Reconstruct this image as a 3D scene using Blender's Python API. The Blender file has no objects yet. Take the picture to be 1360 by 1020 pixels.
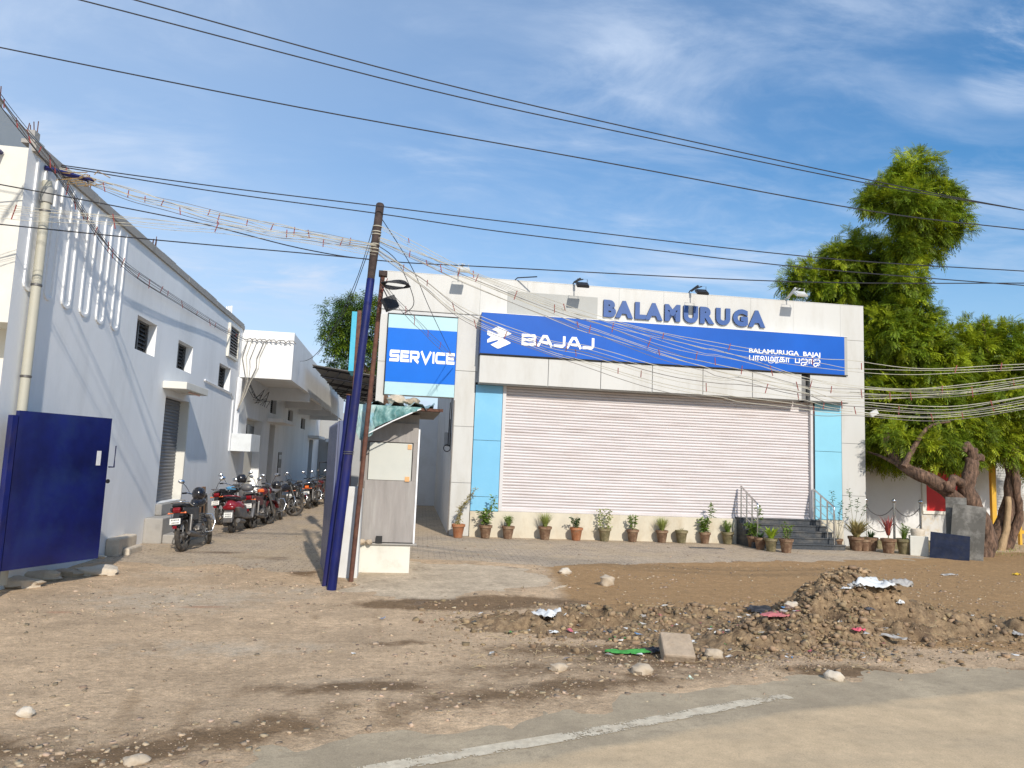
import bpy, math, random
import numpy as np
from mathutils import Vector, Matrix
random.seed(7); rng = np.random.default_rng(7)
R = math.radians
scn = bpy.context.scene
COL = scn.collection
# ------------------------------------------------------------------ camera
F, PITCH, ROLL, YAW, HC = 951.148, .111139, .040479, .154390, 1.85
cy, sy = math.cos(YAW), math.sin(YAW)
FW = Vector((sy*math.cos(PITCH), cy*math.cos(PITCH), math.sin(PITCH)))
RT0 = Vector((cy, -sy, 0)); UP0 = RT0.cross(FW)
RT = RT0*math.cos(ROLL)+UP0*math.sin(ROLL); UP = -RT0*math.sin(ROLL)+UP0*math.cos(ROLL)
cam = bpy.data.cameras.new('camera'); cam.sensor_width = 36; cam.lens = 36*F/1360
cam.clip_start = .1; cam.clip_end = 3000
co = bpy.data.objects.new('camera', cam); COL.objects.link(co); scn.camera = co
m = Matrix((RT, UP, -FW)).transposed().to_4x4(); m.translation = Vector((0, 0, HC)); co.matrix_world = m
def at(x, y, Y):
    d = FW+RT*((x-680)/F)+UP*((510-y)/F); t = Y/d.y
    return Vector((d.x*t, Y, HC+d.z*t))
def gat(x, y, z=0):
    d = FW+RT*((x-680)/F)+UP*((510-y)/F); t = (z-HC)/d.z
    return Vector((d.x*t, d.y*t, z))

# ------------------------------------------------------------------ materials
def lin(c):
    return tuple((v/12.92 if v <= .04045 else ((v+.055)/1.055)**2.4) for v in c)
def hexc(h):
    return lin(tuple(int(h[i:i+2], 16)/255 for i in (0, 2, 4)))
MATS = {}
def mat(name, col, rough=.7, var=.12, scale=3., bump=.0, bscale=40., metal=0., dirt=None, dscale=1.5, damt=.5, stretch=(1, 1, 1), island=0., spec=.5, trans=0., coat=0.):
    if name in MATS: return MATS[name]
    mt = bpy.data.materials.new(name); mt.use_nodes = True; nt = mt.node_tree; N = nt.nodes; L = nt.links
    b = N['Principled BSDF']; out = N['Material Output']
    b.inputs['Roughness'].default_value = rough; b.inputs['Metallic'].default_value = metal
    b.inputs['Specular IOR Level'].default_value = spec; b.inputs['Coat Weight'].default_value = coat
    tc = N.new('ShaderNodeTexCoord'); mp = N.new('ShaderNodeMapping'); mp.inputs['Scale'].default_value = stretch
    L.new(tc.outputs['Object'], mp.inputs['Vector'])
    def noise(s, det=5, r=.6):
        n = N.new('ShaderNodeTexNoise'); n.inputs['Scale'].default_value = s; n.inputs['Detail'].default_value = det; n.inputs['Roughness'].default_value = r
        L.new(mp.outputs[0], n.inputs['Vector']); return n.outputs['Fac']
    def mix(a, bb, f):
        x = N.new('ShaderNodeMix'); x.data_type = 'RGBA'
        for s, v in ((6, a), (7, bb)):
            if isinstance(v, tuple): x.inputs[s].default_value = (*v[:3], 1)
            else: L.new(v, x.inputs[s])
        if isinstance(f, float): x.inputs[0].default_value = f
        else: L.new(f, x.inputs[0])
        return x.outputs[2]
    def ramp(f, a, c):
        r = N.new('ShaderNodeMapRange'); r.inputs[1].default_value = a; r.inputs[2].default_value = c; L.new(f, r.inputs[0]); return r.outputs[0]
    lo = tuple(v*(1-var) for v in col); hi = tuple(min(1, v*(1+var)) for v in col)
    c = mix(lo, hi, ramp(noise(scale), .3, .7))
    if island:
        g = N.new('ShaderNodeNewGeometry'); hs = N.new('ShaderNodeHueSaturation')
        mr = N.new('ShaderNodeMapRange'); mr.inputs[3].default_value = 1-island; mr.inputs[4].default_value = 1+island
        L.new(g.outputs['Random Per Island'], mr.inputs[0]); L.new(mr.outputs[0], hs.inputs['Value'])
        wn = N.new('ShaderNodeTexWhiteNoise'); wn.noise_dimensions = '1D'; L.new(g.outputs['Random Per Island'], wn.inputs['W'])
        m2 = N.new('ShaderNodeMapRange'); m2.inputs[3].default_value = .5-.03*island; m2.inputs[4].default_value = .5+.03*island
        L.new(wn.outputs['Value'], m2.inputs[0]); L.new(m2.outputs[0], hs.inputs['Hue'])
        L.new(c, hs.inputs['Color']); c = hs.outputs[0]
    if dirt is not None:
        f = ramp(noise(dscale, 8, .7), .48, .72)
        mm = N.new('ShaderNodeMath'); mm.operation = 'MULTIPLY'; mm.inputs[1].default_value = damt; L.new(f, mm.inputs[0])
        c = mix(c, dirt, mm.outputs[0])
    L.new(c, b.inputs['Base Color'])
    if bump:
        bn = N.new('ShaderNodeBump'); bn.inputs['Strength'].default_value = bump; bn.inputs['Distance'].default_value = .05 if 'bark' in name else .02
        L.new(noise(bscale, 6, .65), bn.inputs['Height']); L.new(bn.outputs[0], b.inputs['Normal'])
    if trans:
        t = N.new('ShaderNodeBsdfTranslucent'); ms = N.new('ShaderNodeMixShader'); ms.inputs[0].default_value = trans
        L.new(c, t.inputs[0]); L.new(b.outputs[0], ms.inputs[1]); L.new(t.outputs[0], ms.inputs[2]); L.new(ms.outputs[0], out.inputs[0])
    MATS[name] = mt; return mt

W_WALL = mat('warehouse_limewash', (.83, .835, .83), .85, .05, .8, .15, 60, dirt=(.42, .42, .40), dscale=.55, damt=.34, stretch=(1, 1, .35))
W_CREAM = mat('cream_render', (.70, .675, .60), .85, .05, 1.2, .12, 60, dirt=(.5, .46, .38), dscale=1.4, damt=.3)
W_CONC = mat('old_concrete', (.36, .34, .31), .9, .2, 3, .4, 40, dirt=(.18, .16, .13), dscale=3, damt=.5)
M_ACP = mat('composite_panel', (.55, .54, .505), .42, .04, .6, dirt=(.40, .37, .31), dscale=2.0, damt=.48, stretch=(1, 1, .25))
M_PLINTH = mat('cream_plinth_stone', (.60, .54, .42), .75, .08, 2.5, .1, 30, dirt=(.40, .30, .17), dscale=1.8, damt=.6, stretch=(1, 1, .6))
M_GREYP = mat('grey_panel', (.37, .37, .345), .6, .05, 2)
M_BLUE = mat('sign_blue', (.002, .092, .45), .4, .12, .8, spec=.3, coat=.0)
M_LBLUE = mat('service_blue', (.0, .14, .62), .4, .06, .8, spec=.3)
M_PALE = mat('pale_aqua', (.42, .62, .65), .4, .04, 1)
M_SKYP = mat('sky_blue_panel', (.19, .47, .67), .3, .05, .8, dirt=(.33, .55, .65), dscale=.8, damt=.3)
M_AQUA = mat('aqua_panel_right', (.24, .54, .67), .3, .06, .8)
M_WHITE = mat('white_lettering', (.86, .86, .86), .5, .03, 2)
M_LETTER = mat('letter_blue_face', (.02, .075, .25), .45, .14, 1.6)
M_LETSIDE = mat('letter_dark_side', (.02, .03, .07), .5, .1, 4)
M_SHUT = mat('shutter_pinkish_white', (.62, .575, .565), .6, .06, 2.2, .12, 30, dirt=(.42, .35, .32), dscale=1.6, damt=.6, stretch=(.5, 1, 5), metal=.0)
M_DARK = mat('dark_gap', (.03, .03, .03), .9, .2, 5)
M_BLACK = mat('black_plastic', (.018, .018, .02), .45, .3, 8)
M_GLOSSK = mat('gloss_black', (.012, .012, .016), .18, .3, 6, dirt=(.16, .13, .09), dscale=5, damt=.35, coat=.5)
M_STEEL = mat('stainless_steel', (.62, .62, .60), .25, .08, 8, metal=1.)
M_CHROME = mat('chrome', (.75, .75, .75), .15, .08, 8, metal=1.)
M_DULLM = mat('dull_metal', (.17, .165, .16), .5, .25, 12, metal=.7, dirt=(.18, .13, .08), dscale=9, damt=.6)
M_GRANITE = mat('dark_granite', (.055, .06, .066), .5, .3, 25, .1, 60, dirt=(.24, .21, .17), dscale=3, damt=.5, spec=.3)
M_TERRA = mat('terracotta', (.21, .12, .07), .95, .4, 8, .7, 40, dirt=(.31, .235, .15), dscale=8, damt=.95)
M_TERRAO = mat('orange_terracotta', (.38, .15, .065), .9, .3, 7, .6, 40, dirt=(.28, .20, .13), dscale=8, damt=.9)
M_TERRAG = mat('mossy_pot', (.20, .17, .085), .95, .4, 8, .7, 40, dirt=(.31, .245, .16), dscale=8, damt=.9)
M_SOILP = mat('pot_soil', (.12, .075, .045), .95, .3, 15, .5, 50)
M_GATE = mat('blue_gate_paint', (.004, .008, .085), .35, .6, 1.0, .08, 5, dirt=(.016, .036, .10), dscale=.9, damt=.8, coat=.12)
M_POLE = mat('blue_pole_paint', (.004, .009, .095), .45, .45, 5, .2, 20, dirt=(.05, .035, .045), dscale=4, damt=.6, stretch=(1, 1, .3), spec=.35)
M_RUST = mat('rusty_steel', (.11, .045, .03), .8, .35, 14, .4, 60, dirt=(.20, .10, .05), dscale=6, damt=.6)
M_RUSTP = mat('rusty_pole_top', (.05, .033, .028), .85, .5, 12, .5, 50, dirt=(.04, .035, .03), dscale=6, damt=.8)
M_SHUTG = mat('grey_shutter_steel', (.20, .20, .21), .5, .15, 3, .1, 30, metal=.3, dirt=(.13, .12, .11), dscale=3, damt=.5)
M_GLASSD = mat('dark_window', (.02, .022, .025), .2, .3, 5)
M_LOUV = mat('louvre_grey', (.14, .14, .14), .5, .2, 5)
M_PVC = mat('cream_pvc', (.45, .43, .35), .55, .08, 4, dirt=(.38, .34, .25), dscale=4, damt=.5)
M_BOARD = mat('weathered_grey_board', (.30, .275, .255), .8, .12, 4, .2, 30, dirt=(.42, .40, .37), dscale=2.5, damt=.5, stretch=(3, 3, .4))
M_SHEET = mat('white_plastic_sheet', (.54, .545, .49), .5, .06, 3, dirt=(.5, .48, .4), dscale=3, damt=.4)
M_CREAMB = mat('booth_base_plaster', (.66, .64, .56), .85, .06, 2, .15, 40, dirt=(.42, .36, .27), dscale=3, damt=.5)
M_TARP = mat('teal_tarpaulin', (.10, .24, .23), .5, .5, 6, .4, 15, dirt=(.40, .48, .45), dscale=6, damt=.75)
M_TARP2 = mat('pale_tarpaulin', (.34, .45, .43), .5, .25, 7, .3, 15, dirt=(.10, .36, .50), dscale=5, damt=.8)
M_BARK = mat('bark', (.15, .09, .058), .95, .75, 16, 1., 22, dirt=(.05, .03, .022), dscale=13, damt=.9, stretch=(1, 1, .3))
M_BARKL = mat('peeled_bark', (.42, .29, .16), .9, .25, 7, .6, 14, dirt=(.2, .13, .08), dscale=5, damt=.7, stretch=(1, 1, .35))
M_LEAF = mat('neem_leaf', (.15, .215, .014), .5, .35, 1.1, island=.45, spec=.25, trans=.38)
M_LEAFY = mat('young_neem_leaf', (.33, .39, .02), .5, .3, 1.1, island=.4, spec=.25, trans=.42)
M_LEAFD = mat('far_leaf', (.07, .13, .028), .55, .35, .8, island=.4, spec=.2, trans=.3)
M_PGREEN = mat('pot_plant_leaf', (.17, .26, .045), .5, .3, 9, island=.35, trans=.35)
M_PDARK = mat('dark_pot_leaf', (.055, .12, .03), .5, .3, 9, island=.4, trans=.3)
M_PDRY = mat('dry_leaf', (.36, .30, .12), .7, .3, 9, island=.3, trans=.25)
M_PGRASS = mat('yellow_green_blade', (.30, .34, .09), .6, .3, 9, island=.3, trans=.3)
M_PRED = mat('red_cordyline', (.30, .05, .04), .5, .3, 9, island=.3, trans=.3)
M_RED = mat('red_shutter_paint', (.62, .015, .012), .5, .12, 3, dirt=(.4, .02, .02), dscale=3, damt=.6)
M_REDL = mat('tail_lamp_red', (.19, .005, .01), .2, .1, 8, coat=.6)
M_PLATE = mat('number_plate_white', (.78, .77, .72), .5, .08, 10, dirt=(.5, .45, .36), dscale=12, damt=.4)
M_INK = mat('plate_ink', (.04, .04, .04), .6, .1, 5)
M_TYRE = mat('dusty_tyre', (.045, .04, .035), .9, .3, 12, .4, 80, dirt=(.20, .155, .11), dscale=7, damt=.8)
M_YEL = mat('yellow_paint', (.66, .38, .03), .6, .1, 4, dirt=(.4, .26, .08), dscale=4, damt=.5)
M_ORANGE = mat('orange_plastic', (.75, .15, .03), .35, .1, 5)
M_MAROON = mat('maroon_scooter', (.25, .015, .03), .22, .1, 5, dirt=(.25, .16, .12), dscale=8, damt=.35, coat=.6)
M_GREYSC = mat('grey_scooter', (.10, .10, .105), .4, .15, 5, dirt=(.26, .21, .15), dscale=6, damt=.6)
M_SEAT = mat('black_vinyl', (.02, .02, .022), .5, .3, 10, .1, 80)
M_CLOTHB = mat('blue_cloth', (.03, .30, .50), .9, .2, 10)
M_CLOTHW = mat('dirty_white_plastic', (.66, .67, .66), .5, .12, 10, dirt=(.36, .30, .22), dscale=8, damt=.4)
M_CLOTHG = mat('grey_plastic_bag', (.38, .36, .33), .45, .3, 12, dirt=(.2, .16, .12), dscale=9, damt=.5)
M_PINK = mat('faded_pink_cloth', (.50, .15, .15), .9, .2, 10, dirt=(.3, .17, .12), dscale=8, damt=.5)
M_GREENC = mat('green_scrap', (.05, .26, .05), .8, .3, 20)
M_CARD = mat('brown_board', (.30, .17, .09), .9, .15, 5)
M_SLABG = mat('grey_stone_slab', (.12, .113, .098), .8, .12, 3, .15, 30, dirt=(.36, .34, .30), dscale=1.9, damt=.95, spec=.15)
M_SLABD = mat('slate_blue_slab', (.016, .022, .045), .6, .3, 6, .1, 40, dirt=(.05, .05, .055), dscale=5, damt=.5, spec=.12)
M_STONE = mat('tan_stone', (.46, .38, .27), .9, .12, 7, .5, 30, island=.35, dirt=(.28, .2, .12), dscale=5, damt=.6)
M_STONEL = mat('pale_stone', (.60, .52, .41), .9, .12, 7, .5, 30, dirt=(.38, .29, .19), dscale=4, damt=.6)
M_RUBB = mat('rubble_chunks', (.30, .21, .12), .97, .2, 6, .6, 25, island=.40, dirt=(.16, .105, .065), dscale=5, damt=.7)
M_PEB = mat('pebbles', (.36, .27, .18), .95, .2, 9, .4, 40, island=.5)
M_WIRE = mat('black_cable', (.02, .02, .025), .6, .2, 5)
M_WIREW = mat('white_cable', (.50, .47, .38), .6, .15, 5)
M_WIREG = mat('grey_cable', (.20, .18, .16), .6, .15, 5)
M_SPACER = mat('red_spacer', (.26, .045, .035), .6, .3, 9)
M_NAVY = mat('navy_bracket', (.01, .012, .10), .5, .2, 9)
M_CYAN = mat('cyan_board', (.05, .42, .58), .5, .1, 3, dirt=(.2, .45, .5), dscale=3, damt=.4)
M_ROOFS = mat('dark_roof_sheet', (.13, .12, .11), .6, .25, 5)
M_OLDW = mat('old_whitewashed_wall', (.70, .70, .69), .9, .05, 1, .2, 40, dirt=(.40, .38, .33), dscale=1.0, damt=.45)
M_PEEL = mat('peeling_plaster', (.58, .57, .54), .9, .1, 3, .3, 40, dirt=(.50, .34, .12), dscale=2.5, damt=.8)
M_BROWNW = mat('brown_wall', (.26, .19, .13), .9, .2, 3, .3, 30, dirt=(.4, .33, .25), dscale=2, damt=.6)
M_PAPER = mat('paper_notice', (.6, .6, .6), .6, .1, 20)
M_BAGB = mat('blue_bag', (.10, .30, .50), .5, .2, 10)
M_MIRROR = mat('mirror_glass', (.9, .9, .9), .04, .0, 5, metal=1.)

# ------------------------------------------------------------------ mesh builder
class MB:
    def __init__(s): s.v = []; s.f = []; s.mi = []; s.cur = 0
    def add(s, vs, fs):
        n = len(s.v); s.v += [tuple(p) for p in vs]; s.f += [tuple(i+n for i in f) for f in fs]; s.mi += [s.cur]*len(fs); return s
    def box(s, a, b, rz=0., about=None, M=None):
        x0, y0, z0 = a; x1, y1, z1 = b
        if x0 > x1: x0, x1 = x1, x0
        if y0 > y1: y0, y1 = y1, y0
        if z0 > z1: z0, z1 = z1, z0
        P = [Vector(p) for p in ((x0, y0, z0), (x1, y0, z0), (x1, y1, z0), (x0, y1, z0), (x0, y0, z1), (x1, y0, z1), (x1, y1, z1), (x0, y1, z1))]
        if rz or about:
            c = Vector(about) if about else Vector(((x0+x1)/2, (y0+y1)/2, 0)); Q = Matrix.Rotation(rz, 3, 'Z')
            P = [Q@(p-c)+c for p in P]
        if M is not None: P = [M@p for p in P]
        return s.add(P, ((0, 3, 2, 1), (4, 5, 6, 7), (0, 1, 5, 4), (1, 2, 6, 5), (2, 3, 7, 6), (3, 0, 4, 7)))
    def tube(s, pts, r, n=8, cap=True, flat=1.):
        pts = [Vector(p) for p in pts]; rs = r if isinstance(r, (list, tuple)) else [r]*len(pts)
        rings = []; T = (pts[1]-pts[0]).normalized(); a = Vector((0, 0, 1)) if abs(T.z) < .9 else Vector((1, 0, 0)); U = (a-T*a.dot(T)).normalized()
        for i, p in enumerate(pts):
            if i == 0: t = pts[1]-p
            elif i == len(pts)-1: t = p-pts[i-1]
            else: t = (pts[i+1]-p).normalized()+(p-pts[i-1]).normalized()
            if t.length < 1e-9: t = T
            t = t.normalized(); U = (U-t*U.dot(t))
            U = U.normalized() if U.length > 1e-6 else Vector((1, 0, 0)); V = t.cross(U); T = t
            rings.append([p+(U*math.cos(q)*flat+V*math.sin(q))*rs[i] for q in (2*math.pi*k/n for k in range(n))])
        vs = [v for rg in rings for v in rg]; fs = []
        for i in range(len(pts)-1):
            for k in range(n):
                k2 = (k+1) % n; fs.append((i*n+k, i*n+k2, (i+1)*n+k2, (i+1)*n+k))
        if cap: fs += [tuple(range(n-1, -1, -1)), tuple((len(pts)-1)*n+k for k in range(n))]
        return s.add(vs, fs)
    def lathe(s, prof, n=16, M=None, c=(0, 0, 0)):
        M = M or Matrix.Identity(3); c = Vector(c); vs = []; fs = []; k = len(prof)
        for j in range(n):
            q = 2*math.pi*j/n
            for r, z in prof: vs.append(M@Vector((r*math.cos(q), r*math.sin(q), z))+c)
        for j in range(n):
            for i in range(k-1):
                a = j*k+i; b = ((j+1) % n)*k+i
                fs.append((a, b, b+1, a+1))
        return s.add(vs, fs)
    def torus(s, R0, r, axis='Y', n=24, m2=8, c=(0, 0, 0), sq=1.):
        vs = []; fs = []
        for i in range(n):
            a = 2*math.pi*i/n
            for j in range(m2):
                b = 2*math.pi*j/m2; rr = R0+r*math.cos(b); h = r*math.sin(b)*sq
                p = (rr*math.cos(a), h, rr*math.sin(a)) if axis == 'Y' else (rr*math.cos(a), rr*math.sin(a), h)
                vs.append(Vector(p)+Vector(c))
        for i in range(n):
            for j in range(m2):
                fs.append((i*m2+j, i*m2+(j+1) % m2, ((i+1) % n)*m2+(j+1) % m2, ((i+1) % n)*m2+j))
        return s.add(vs, fs)
    def poly(s, pts2, y0, y1, plane='XZ'):            # 2D outline extruded
        n = len(pts2)
        def P(p, d): return (p[0], d, p[1]) if plane == 'XZ' else ((p[0], p[1], d) if plane == 'XY' else (d, p[0], p[1]))
        vs = [P(p, y0) for p in pts2]+[P(p, y1) for p in pts2]
        fs = [tuple(range(n)), tuple(range(2*n-1, n-1, -1))]+[(i, i+n, (i+1) % n+n, (i+1) % n) for i in range(n)]
        return s.add(vs, fs)
    def ell(s, c, r, n=14, m2=9, M=None, warp=None):
        vs = []; fs = []; c = Vector(c)
        for i in range(m2+1):
            t = math.pi*i/m2
            for j in range(n):
                q = 2*math.pi*j/n; p = Vector((math.sin(t)*math.cos(q), math.sin(t)*math.sin(q), math.cos(t)))
                if warp: p = warp(p)
                p = Vector((p.x*r[0], p.y*r[1], p.z*r[2]))
                if M is not None: p = M@p
                vs.append(p+c)
        for i in range(m2):
            for j in range(n):
                fs.append((i*n+j, (i+1)*n+j, (i+1)*n+(j+1) % n, i*n+(j+1) % n))
        return s.add(vs, fs)
    def build(s, name, mats, parent=None, smooth=False, bevel=0., loc=None):
        me = bpy.data.meshes.new(name); me.from_pydata(s.v, [], s.f)
        if not isinstance(mats, (list, tuple)): mats = [mats]
        for mm in mats: me.materials.append(mm)
        if len(mats) > 1: me.polygons.foreach_set('material_index', s.mi)
        import bmesh
        bm = bmesh.new(); bm.from_mesh(me); bmesh.ops.recalc_face_normals(bm, faces=bm.faces); bm.to_mesh(me); bm.free()
        if smooth: me.polygons.foreach_set('use_smooth', [True]*len(me.polygons)); me.set_sharp_from_angle(angle=R(50))
        o = bpy.data.objects.new(name, me); COL.objects.link(o); o.parent = parent
        if loc: o.location = loc
        if bevel:
            bv = o.modifiers.new('bevel', 'BEVEL'); bv.width = bevel; bv.segments = 2; bv.limit_method = 'ANGLE'; bv.angle_limit = R(40)
        return o
def tag(o, label=None, cat=None, group=None, kind=None):
    if label: o['label'] = label
    if cat: o['category'] = cat
    if group: o['group'] = group
    if kind: o['kind'] = kind
    return o
def empty(name, loc=(0, 0, 0), rz=0., label=None, cat=None, group=None):
    o = bpy.data.objects.new(name, None); COL.objects.link(o); o.location = loc; o.rotation_euler = (0, 0, rz); o.empty_display_size = .2
    return tag(o, label, cat, group)
def kids(o): return [c for c in COL.objects if c.parent == o]
def copy_tree(o, parent=None):
    c = o.copy(); COL.objects.link(c); c.parent = parent
    for k in kids(o): copy_tree(k, c)
    return c
def npmesh(name, v, f, mats, parent=None, mi=None, smooth=False):   # f: (n,k) same-size faces
    me = bpy.data.meshes.new(name); nf, k = f.shape
    me.vertices.add(len(v)); me.vertices.foreach_set('co', np.asarray(v, np.float32).ravel())
    me.loops.add(nf*k); me.loops.foreach_set('vertex_index', np.asarray(f, np.int32).ravel())
    me.polygons.add(nf); me.polygons.foreach_set('loop_start', np.arange(0, nf*k, k, dtype=np.int32))
    for mm in (mats if isinstance(mats, (list, tuple)) else [mats]): me.materials.append(mm)
    if mi is not None: me.polygons.foreach_set('material_index', np.asarray(mi, np.int32))
    if smooth: me.polygons.foreach_set('use_smooth', np.ones(nf, bool))
    me.update(calc_edges=True); me.validate()
    o = bpy.data.objects.new(name, me); COL.objects.link(o); o.parent = parent; return o

# value noise in numpy
_perm = rng.random((256, 256))
def vnoise(x, y):
    xi = np.floor(x).astype(int); yi = np.floor(y).astype(int); fx = x-xi; fy = y-yi
    fx = fx*fx*(3-2*fx); fy = fy*fy*(3-2*fy)
    g = lambda i, j: _perm[i & 255, j & 255]
    return (g(xi, yi)*(1-fx)+g(xi+1, yi)*fx)*(1-fy)+(g(xi, yi+1)*(1-fx)+g(xi+1, yi+1)*fx)*fy
def fbm(x, y, o=4, s=1.):
    t = 0; a = .5; x = x*s; y = y*s
    for k in range(o): t = t+a*(vnoise(x+17.3*k, y+9.1*k)-.5); x = x*2.03; y = y*2.03; a *= .5
    return t
def sstep(a, b, x):
    t = np.clip((x-a)/(b-a), 0, 1); return t*t*(3-2*t)
def inpoly(px, py, poly):
    r = np.zeros(px.shape, bool); n = len(poly)
    for i in range(n):
        x0, y0 = poly[i]; x1, y1 = poly[(i+1) % n]
        if y0 == y1: continue
        c = ((y0 > py) != (y1 > py)) & (px < (x1-x0)*(py-y0)/(y1-y0)+x0); r ^= c
    return r
def sdist(px, py, poly):                              # signed distance, positive inside
    d = np.full(px.shape, 1e9); n = len(poly)
    for i in range(n):
        x0, y0 = poly[i]; x1, y1 = poly[(i+1) % n]; dx, dy = x1-x0, y1-y0
        t = np.clip(((px-x0)*dx+(py-y0)*dy)/(dx*dx+dy*dy), 0, 1)
        d = np.minimum(d, np.hypot(px-x0-t*dx, py-y0-t*dy))
    return np.where(inpoly(px, py, poly), d, -d)

# ------------------------------------------------------------------ world, sun
AZ, EL = R(11.5), R(33)          # sun stands behind the viewer, a little to the right
SD = Vector((math.sin(AZ)*math.cos(EL), -math.cos(AZ)*math.cos(EL), math.sin(EL)))
w = bpy.data.worlds.new('World'); scn.world = w; w.use_nodes = True; nt = w.node_tree; N = nt.nodes; L = nt.links
bg = N['Background']; sky = N.new('ShaderNodeTexSky'); sky.sky_type = 'NISHITA'; sky.sun_disc = False
sky.sun_elevation = EL; sky.sun_rotation = math.atan2(SD.x, SD.y); sky.air_density = 1.15; sky.dust_density = .35; sky.ozone_density = 2.6; sky.altitude = 0
tc = N.new('ShaderNodeTexCoord'); sep = N.new('ShaderNodeSeparateXYZ'); L.new(tc.outputs['Generated'], sep.inputs[0])
def mth(op, a, b=None, clamp=False):
    x = N.new('ShaderNodeMath'); x.operation = op; x.use_clamp = clamp
    for i, v in enumerate((a, b)):
        if v is None: continue
        if isinstance(v, (int, float)): x.inputs[i].default_value = v
        else: L.new(v, x.inputs[i])
    return x.outputs[0]
zz = mth('ADD', mth('MAXIMUM', sep.outputs[2], 0.), .12)
cmb = N.new('ShaderNodeCombineXYZ'); L.new(mth('DIVIDE', sep.outputs[0], zz), cmb.inputs[0]); L.new(mth('DIVIDE', sep.outputs[1], zz), cmb.inputs[1])
def cl(scale, det, rough, a, b, rot, st, dist=.0):
    mp = N.new('ShaderNodeMapping'); mp.inputs['Rotation'].default_value = (0, 0, R(rot)); mp.inputs['Scale'].default_value = st; L.new(cmb.outputs[0], mp.inputs[0])
    n = N.new('ShaderNodeTexNoise'); n.inputs['Scale'].default_value = scale; n.inputs['Detail'].default_value = det; n.inputs['Roughness'].default_value = rough; n.inputs['Distortion'].default_value = dist
    L.new(mp.outputs[0], n.inputs[0]); r = N.new('ShaderNodeMapRange'); r.interpolation_type = 'SMOOTHSTEP'; r.inputs[1].default_value = a; r.inputs[2].default_value = b; L.new(n.outputs[0], r.inputs[0]); return r.outputs[0]
broad = cl(.5, 5, .55, .38, .62, 20, (1, 1, 1), .4); fine = cl(1.7, 10, .62, .40, .74, 38, (1, 1.7, 1), .6); rip = cl(7, 6, .6, .42, .68, 30, (1, 1.6, 1), .5)
cf = mth('MULTIPLY', broad, mth('ADD', mth('MULTIPLY', fine, .62), mth('MULTIPLY', rip, .10)))
side = N.new('ShaderNodeMapRange'); side.inputs[1].default_value = .95; side.inputs[2].default_value = -.5; side.inputs[3].default_value = .0; side.inputs[4].default_value = .62; L.new(sep.outputs[0], side.inputs[0])
hz = N.new('ShaderNodeMapRange'); hz.inputs[1].default_value = .38; hz.inputs[2].default_value = 0.; hz.inputs[3].default_value = 0.; hz.inputs[4].default_value = .55; L.new(sep.outputs[2], hz.inputs[0])
cf = mth('ADD', cf, mth('MULTIPLY', side.outputs[0], .95)); cf = mth('ADD', cf, mth('MULTIPLY', hz.outputs[0], .8), True)
cd_ = (FW+RT*((1362-680)/F)+UP*((510-72)/F)).normalized(); dp = N.new('ShaderNodeVectorMath'); dp.operation = 'DOT_PRODUCT'; L.new(tc.outputs['Generated'], dp.inputs[0]); dp.inputs[1].default_value = cd_
cm = N.new('ShaderNodeMapRange'); cm.interpolation_type = 'SMOOTHSTEP'; cm.inputs[1].default_value = .9976; cm.inputs[2].default_value = 1.0; L.new(dp.outputs['Value'], cm.inputs[0])
cf = mth('ADD', cf, mth('MULTIPLY', cm.outputs[0], mth('MULTIPLY', fine, 1.1)), True)
hs = N.new('ShaderNodeHueSaturation'); hs.inputs['Saturation'].default_value = 1.52; hs.inputs['Value'].default_value = .97; L.new(sky.outputs[0], hs.inputs['Color'])
mx = N.new('ShaderNodeMix'); mx.data_type = 'RGBA'; L.new(cf, mx.inputs[0]); L.new(hs.outputs[0], mx.inputs[6]); mx.inputs[7].default_value = (4.3, 5.1, 6.4, 1)
L.new(mx.outputs[2], bg.inputs[0]); bg.inputs[1].default_value = .145
sl = bpy.data.lights.new('sun', 'SUN'); sl.energy = 4.1; sl.angle = R(.9); sl.color = (1, .935, .84)
so = bpy.data.objects.new('sun', sl); COL.objects.link(so); so.rotation_euler = SD.to_track_quat('Z', 'Y').to_euler()
scn.view_settings.view_transform = 'Standard'; scn.view_settings.look = 'None'; scn.view_settings.exposure = .06; scn.view_settings.gamma = 1
# ------------------------------------------------------------------ ground, pavers, concrete, road
def road_edge(x):                                     # Y of the asphalt edge at X (road lies on the near side)
    return np.where(x < 3.2, 5.02+.372*x-.008*x*x*(x < 0), 5.02+.372*3.2+.2*(x-3.2))
LANE = [(-4.95, 12.9), (-3.6, 12.6), (-2.4, 12.7), (-1.7, 12.1), (-.95, 11.9), (-.75, 14.0), (-.1, 14.), (.35, 13.3), (1.0, 13.25), (2.4, 13.15), (3.2, 13.5), (5.7, 14.1), (8.5, 14.7), (11.5, 15.3), (12.7, 15.7), (13.4, 17.), (13.6, 21), (1.2, 40), (-.6, 52), (-5.2, 52)]
APRON = [(-.62, 11.55), (-.45, 10.35), (.2, 9.85), (.75, 9.75), (1.05, 10.35), (1.75, 10.6), (2.15, 11.0), (2.55, 11.5), (2.55, 12.2), (2.2, 12.8), (1.5, 13.3), (.3, 13.4), (-.6, 13.3)]
def blobroad(x, y): return 1.6*np.exp(-((x-5.7)/1.5)**2)+.8*np.exp(-((x-8.)/1.5)**2)
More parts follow.
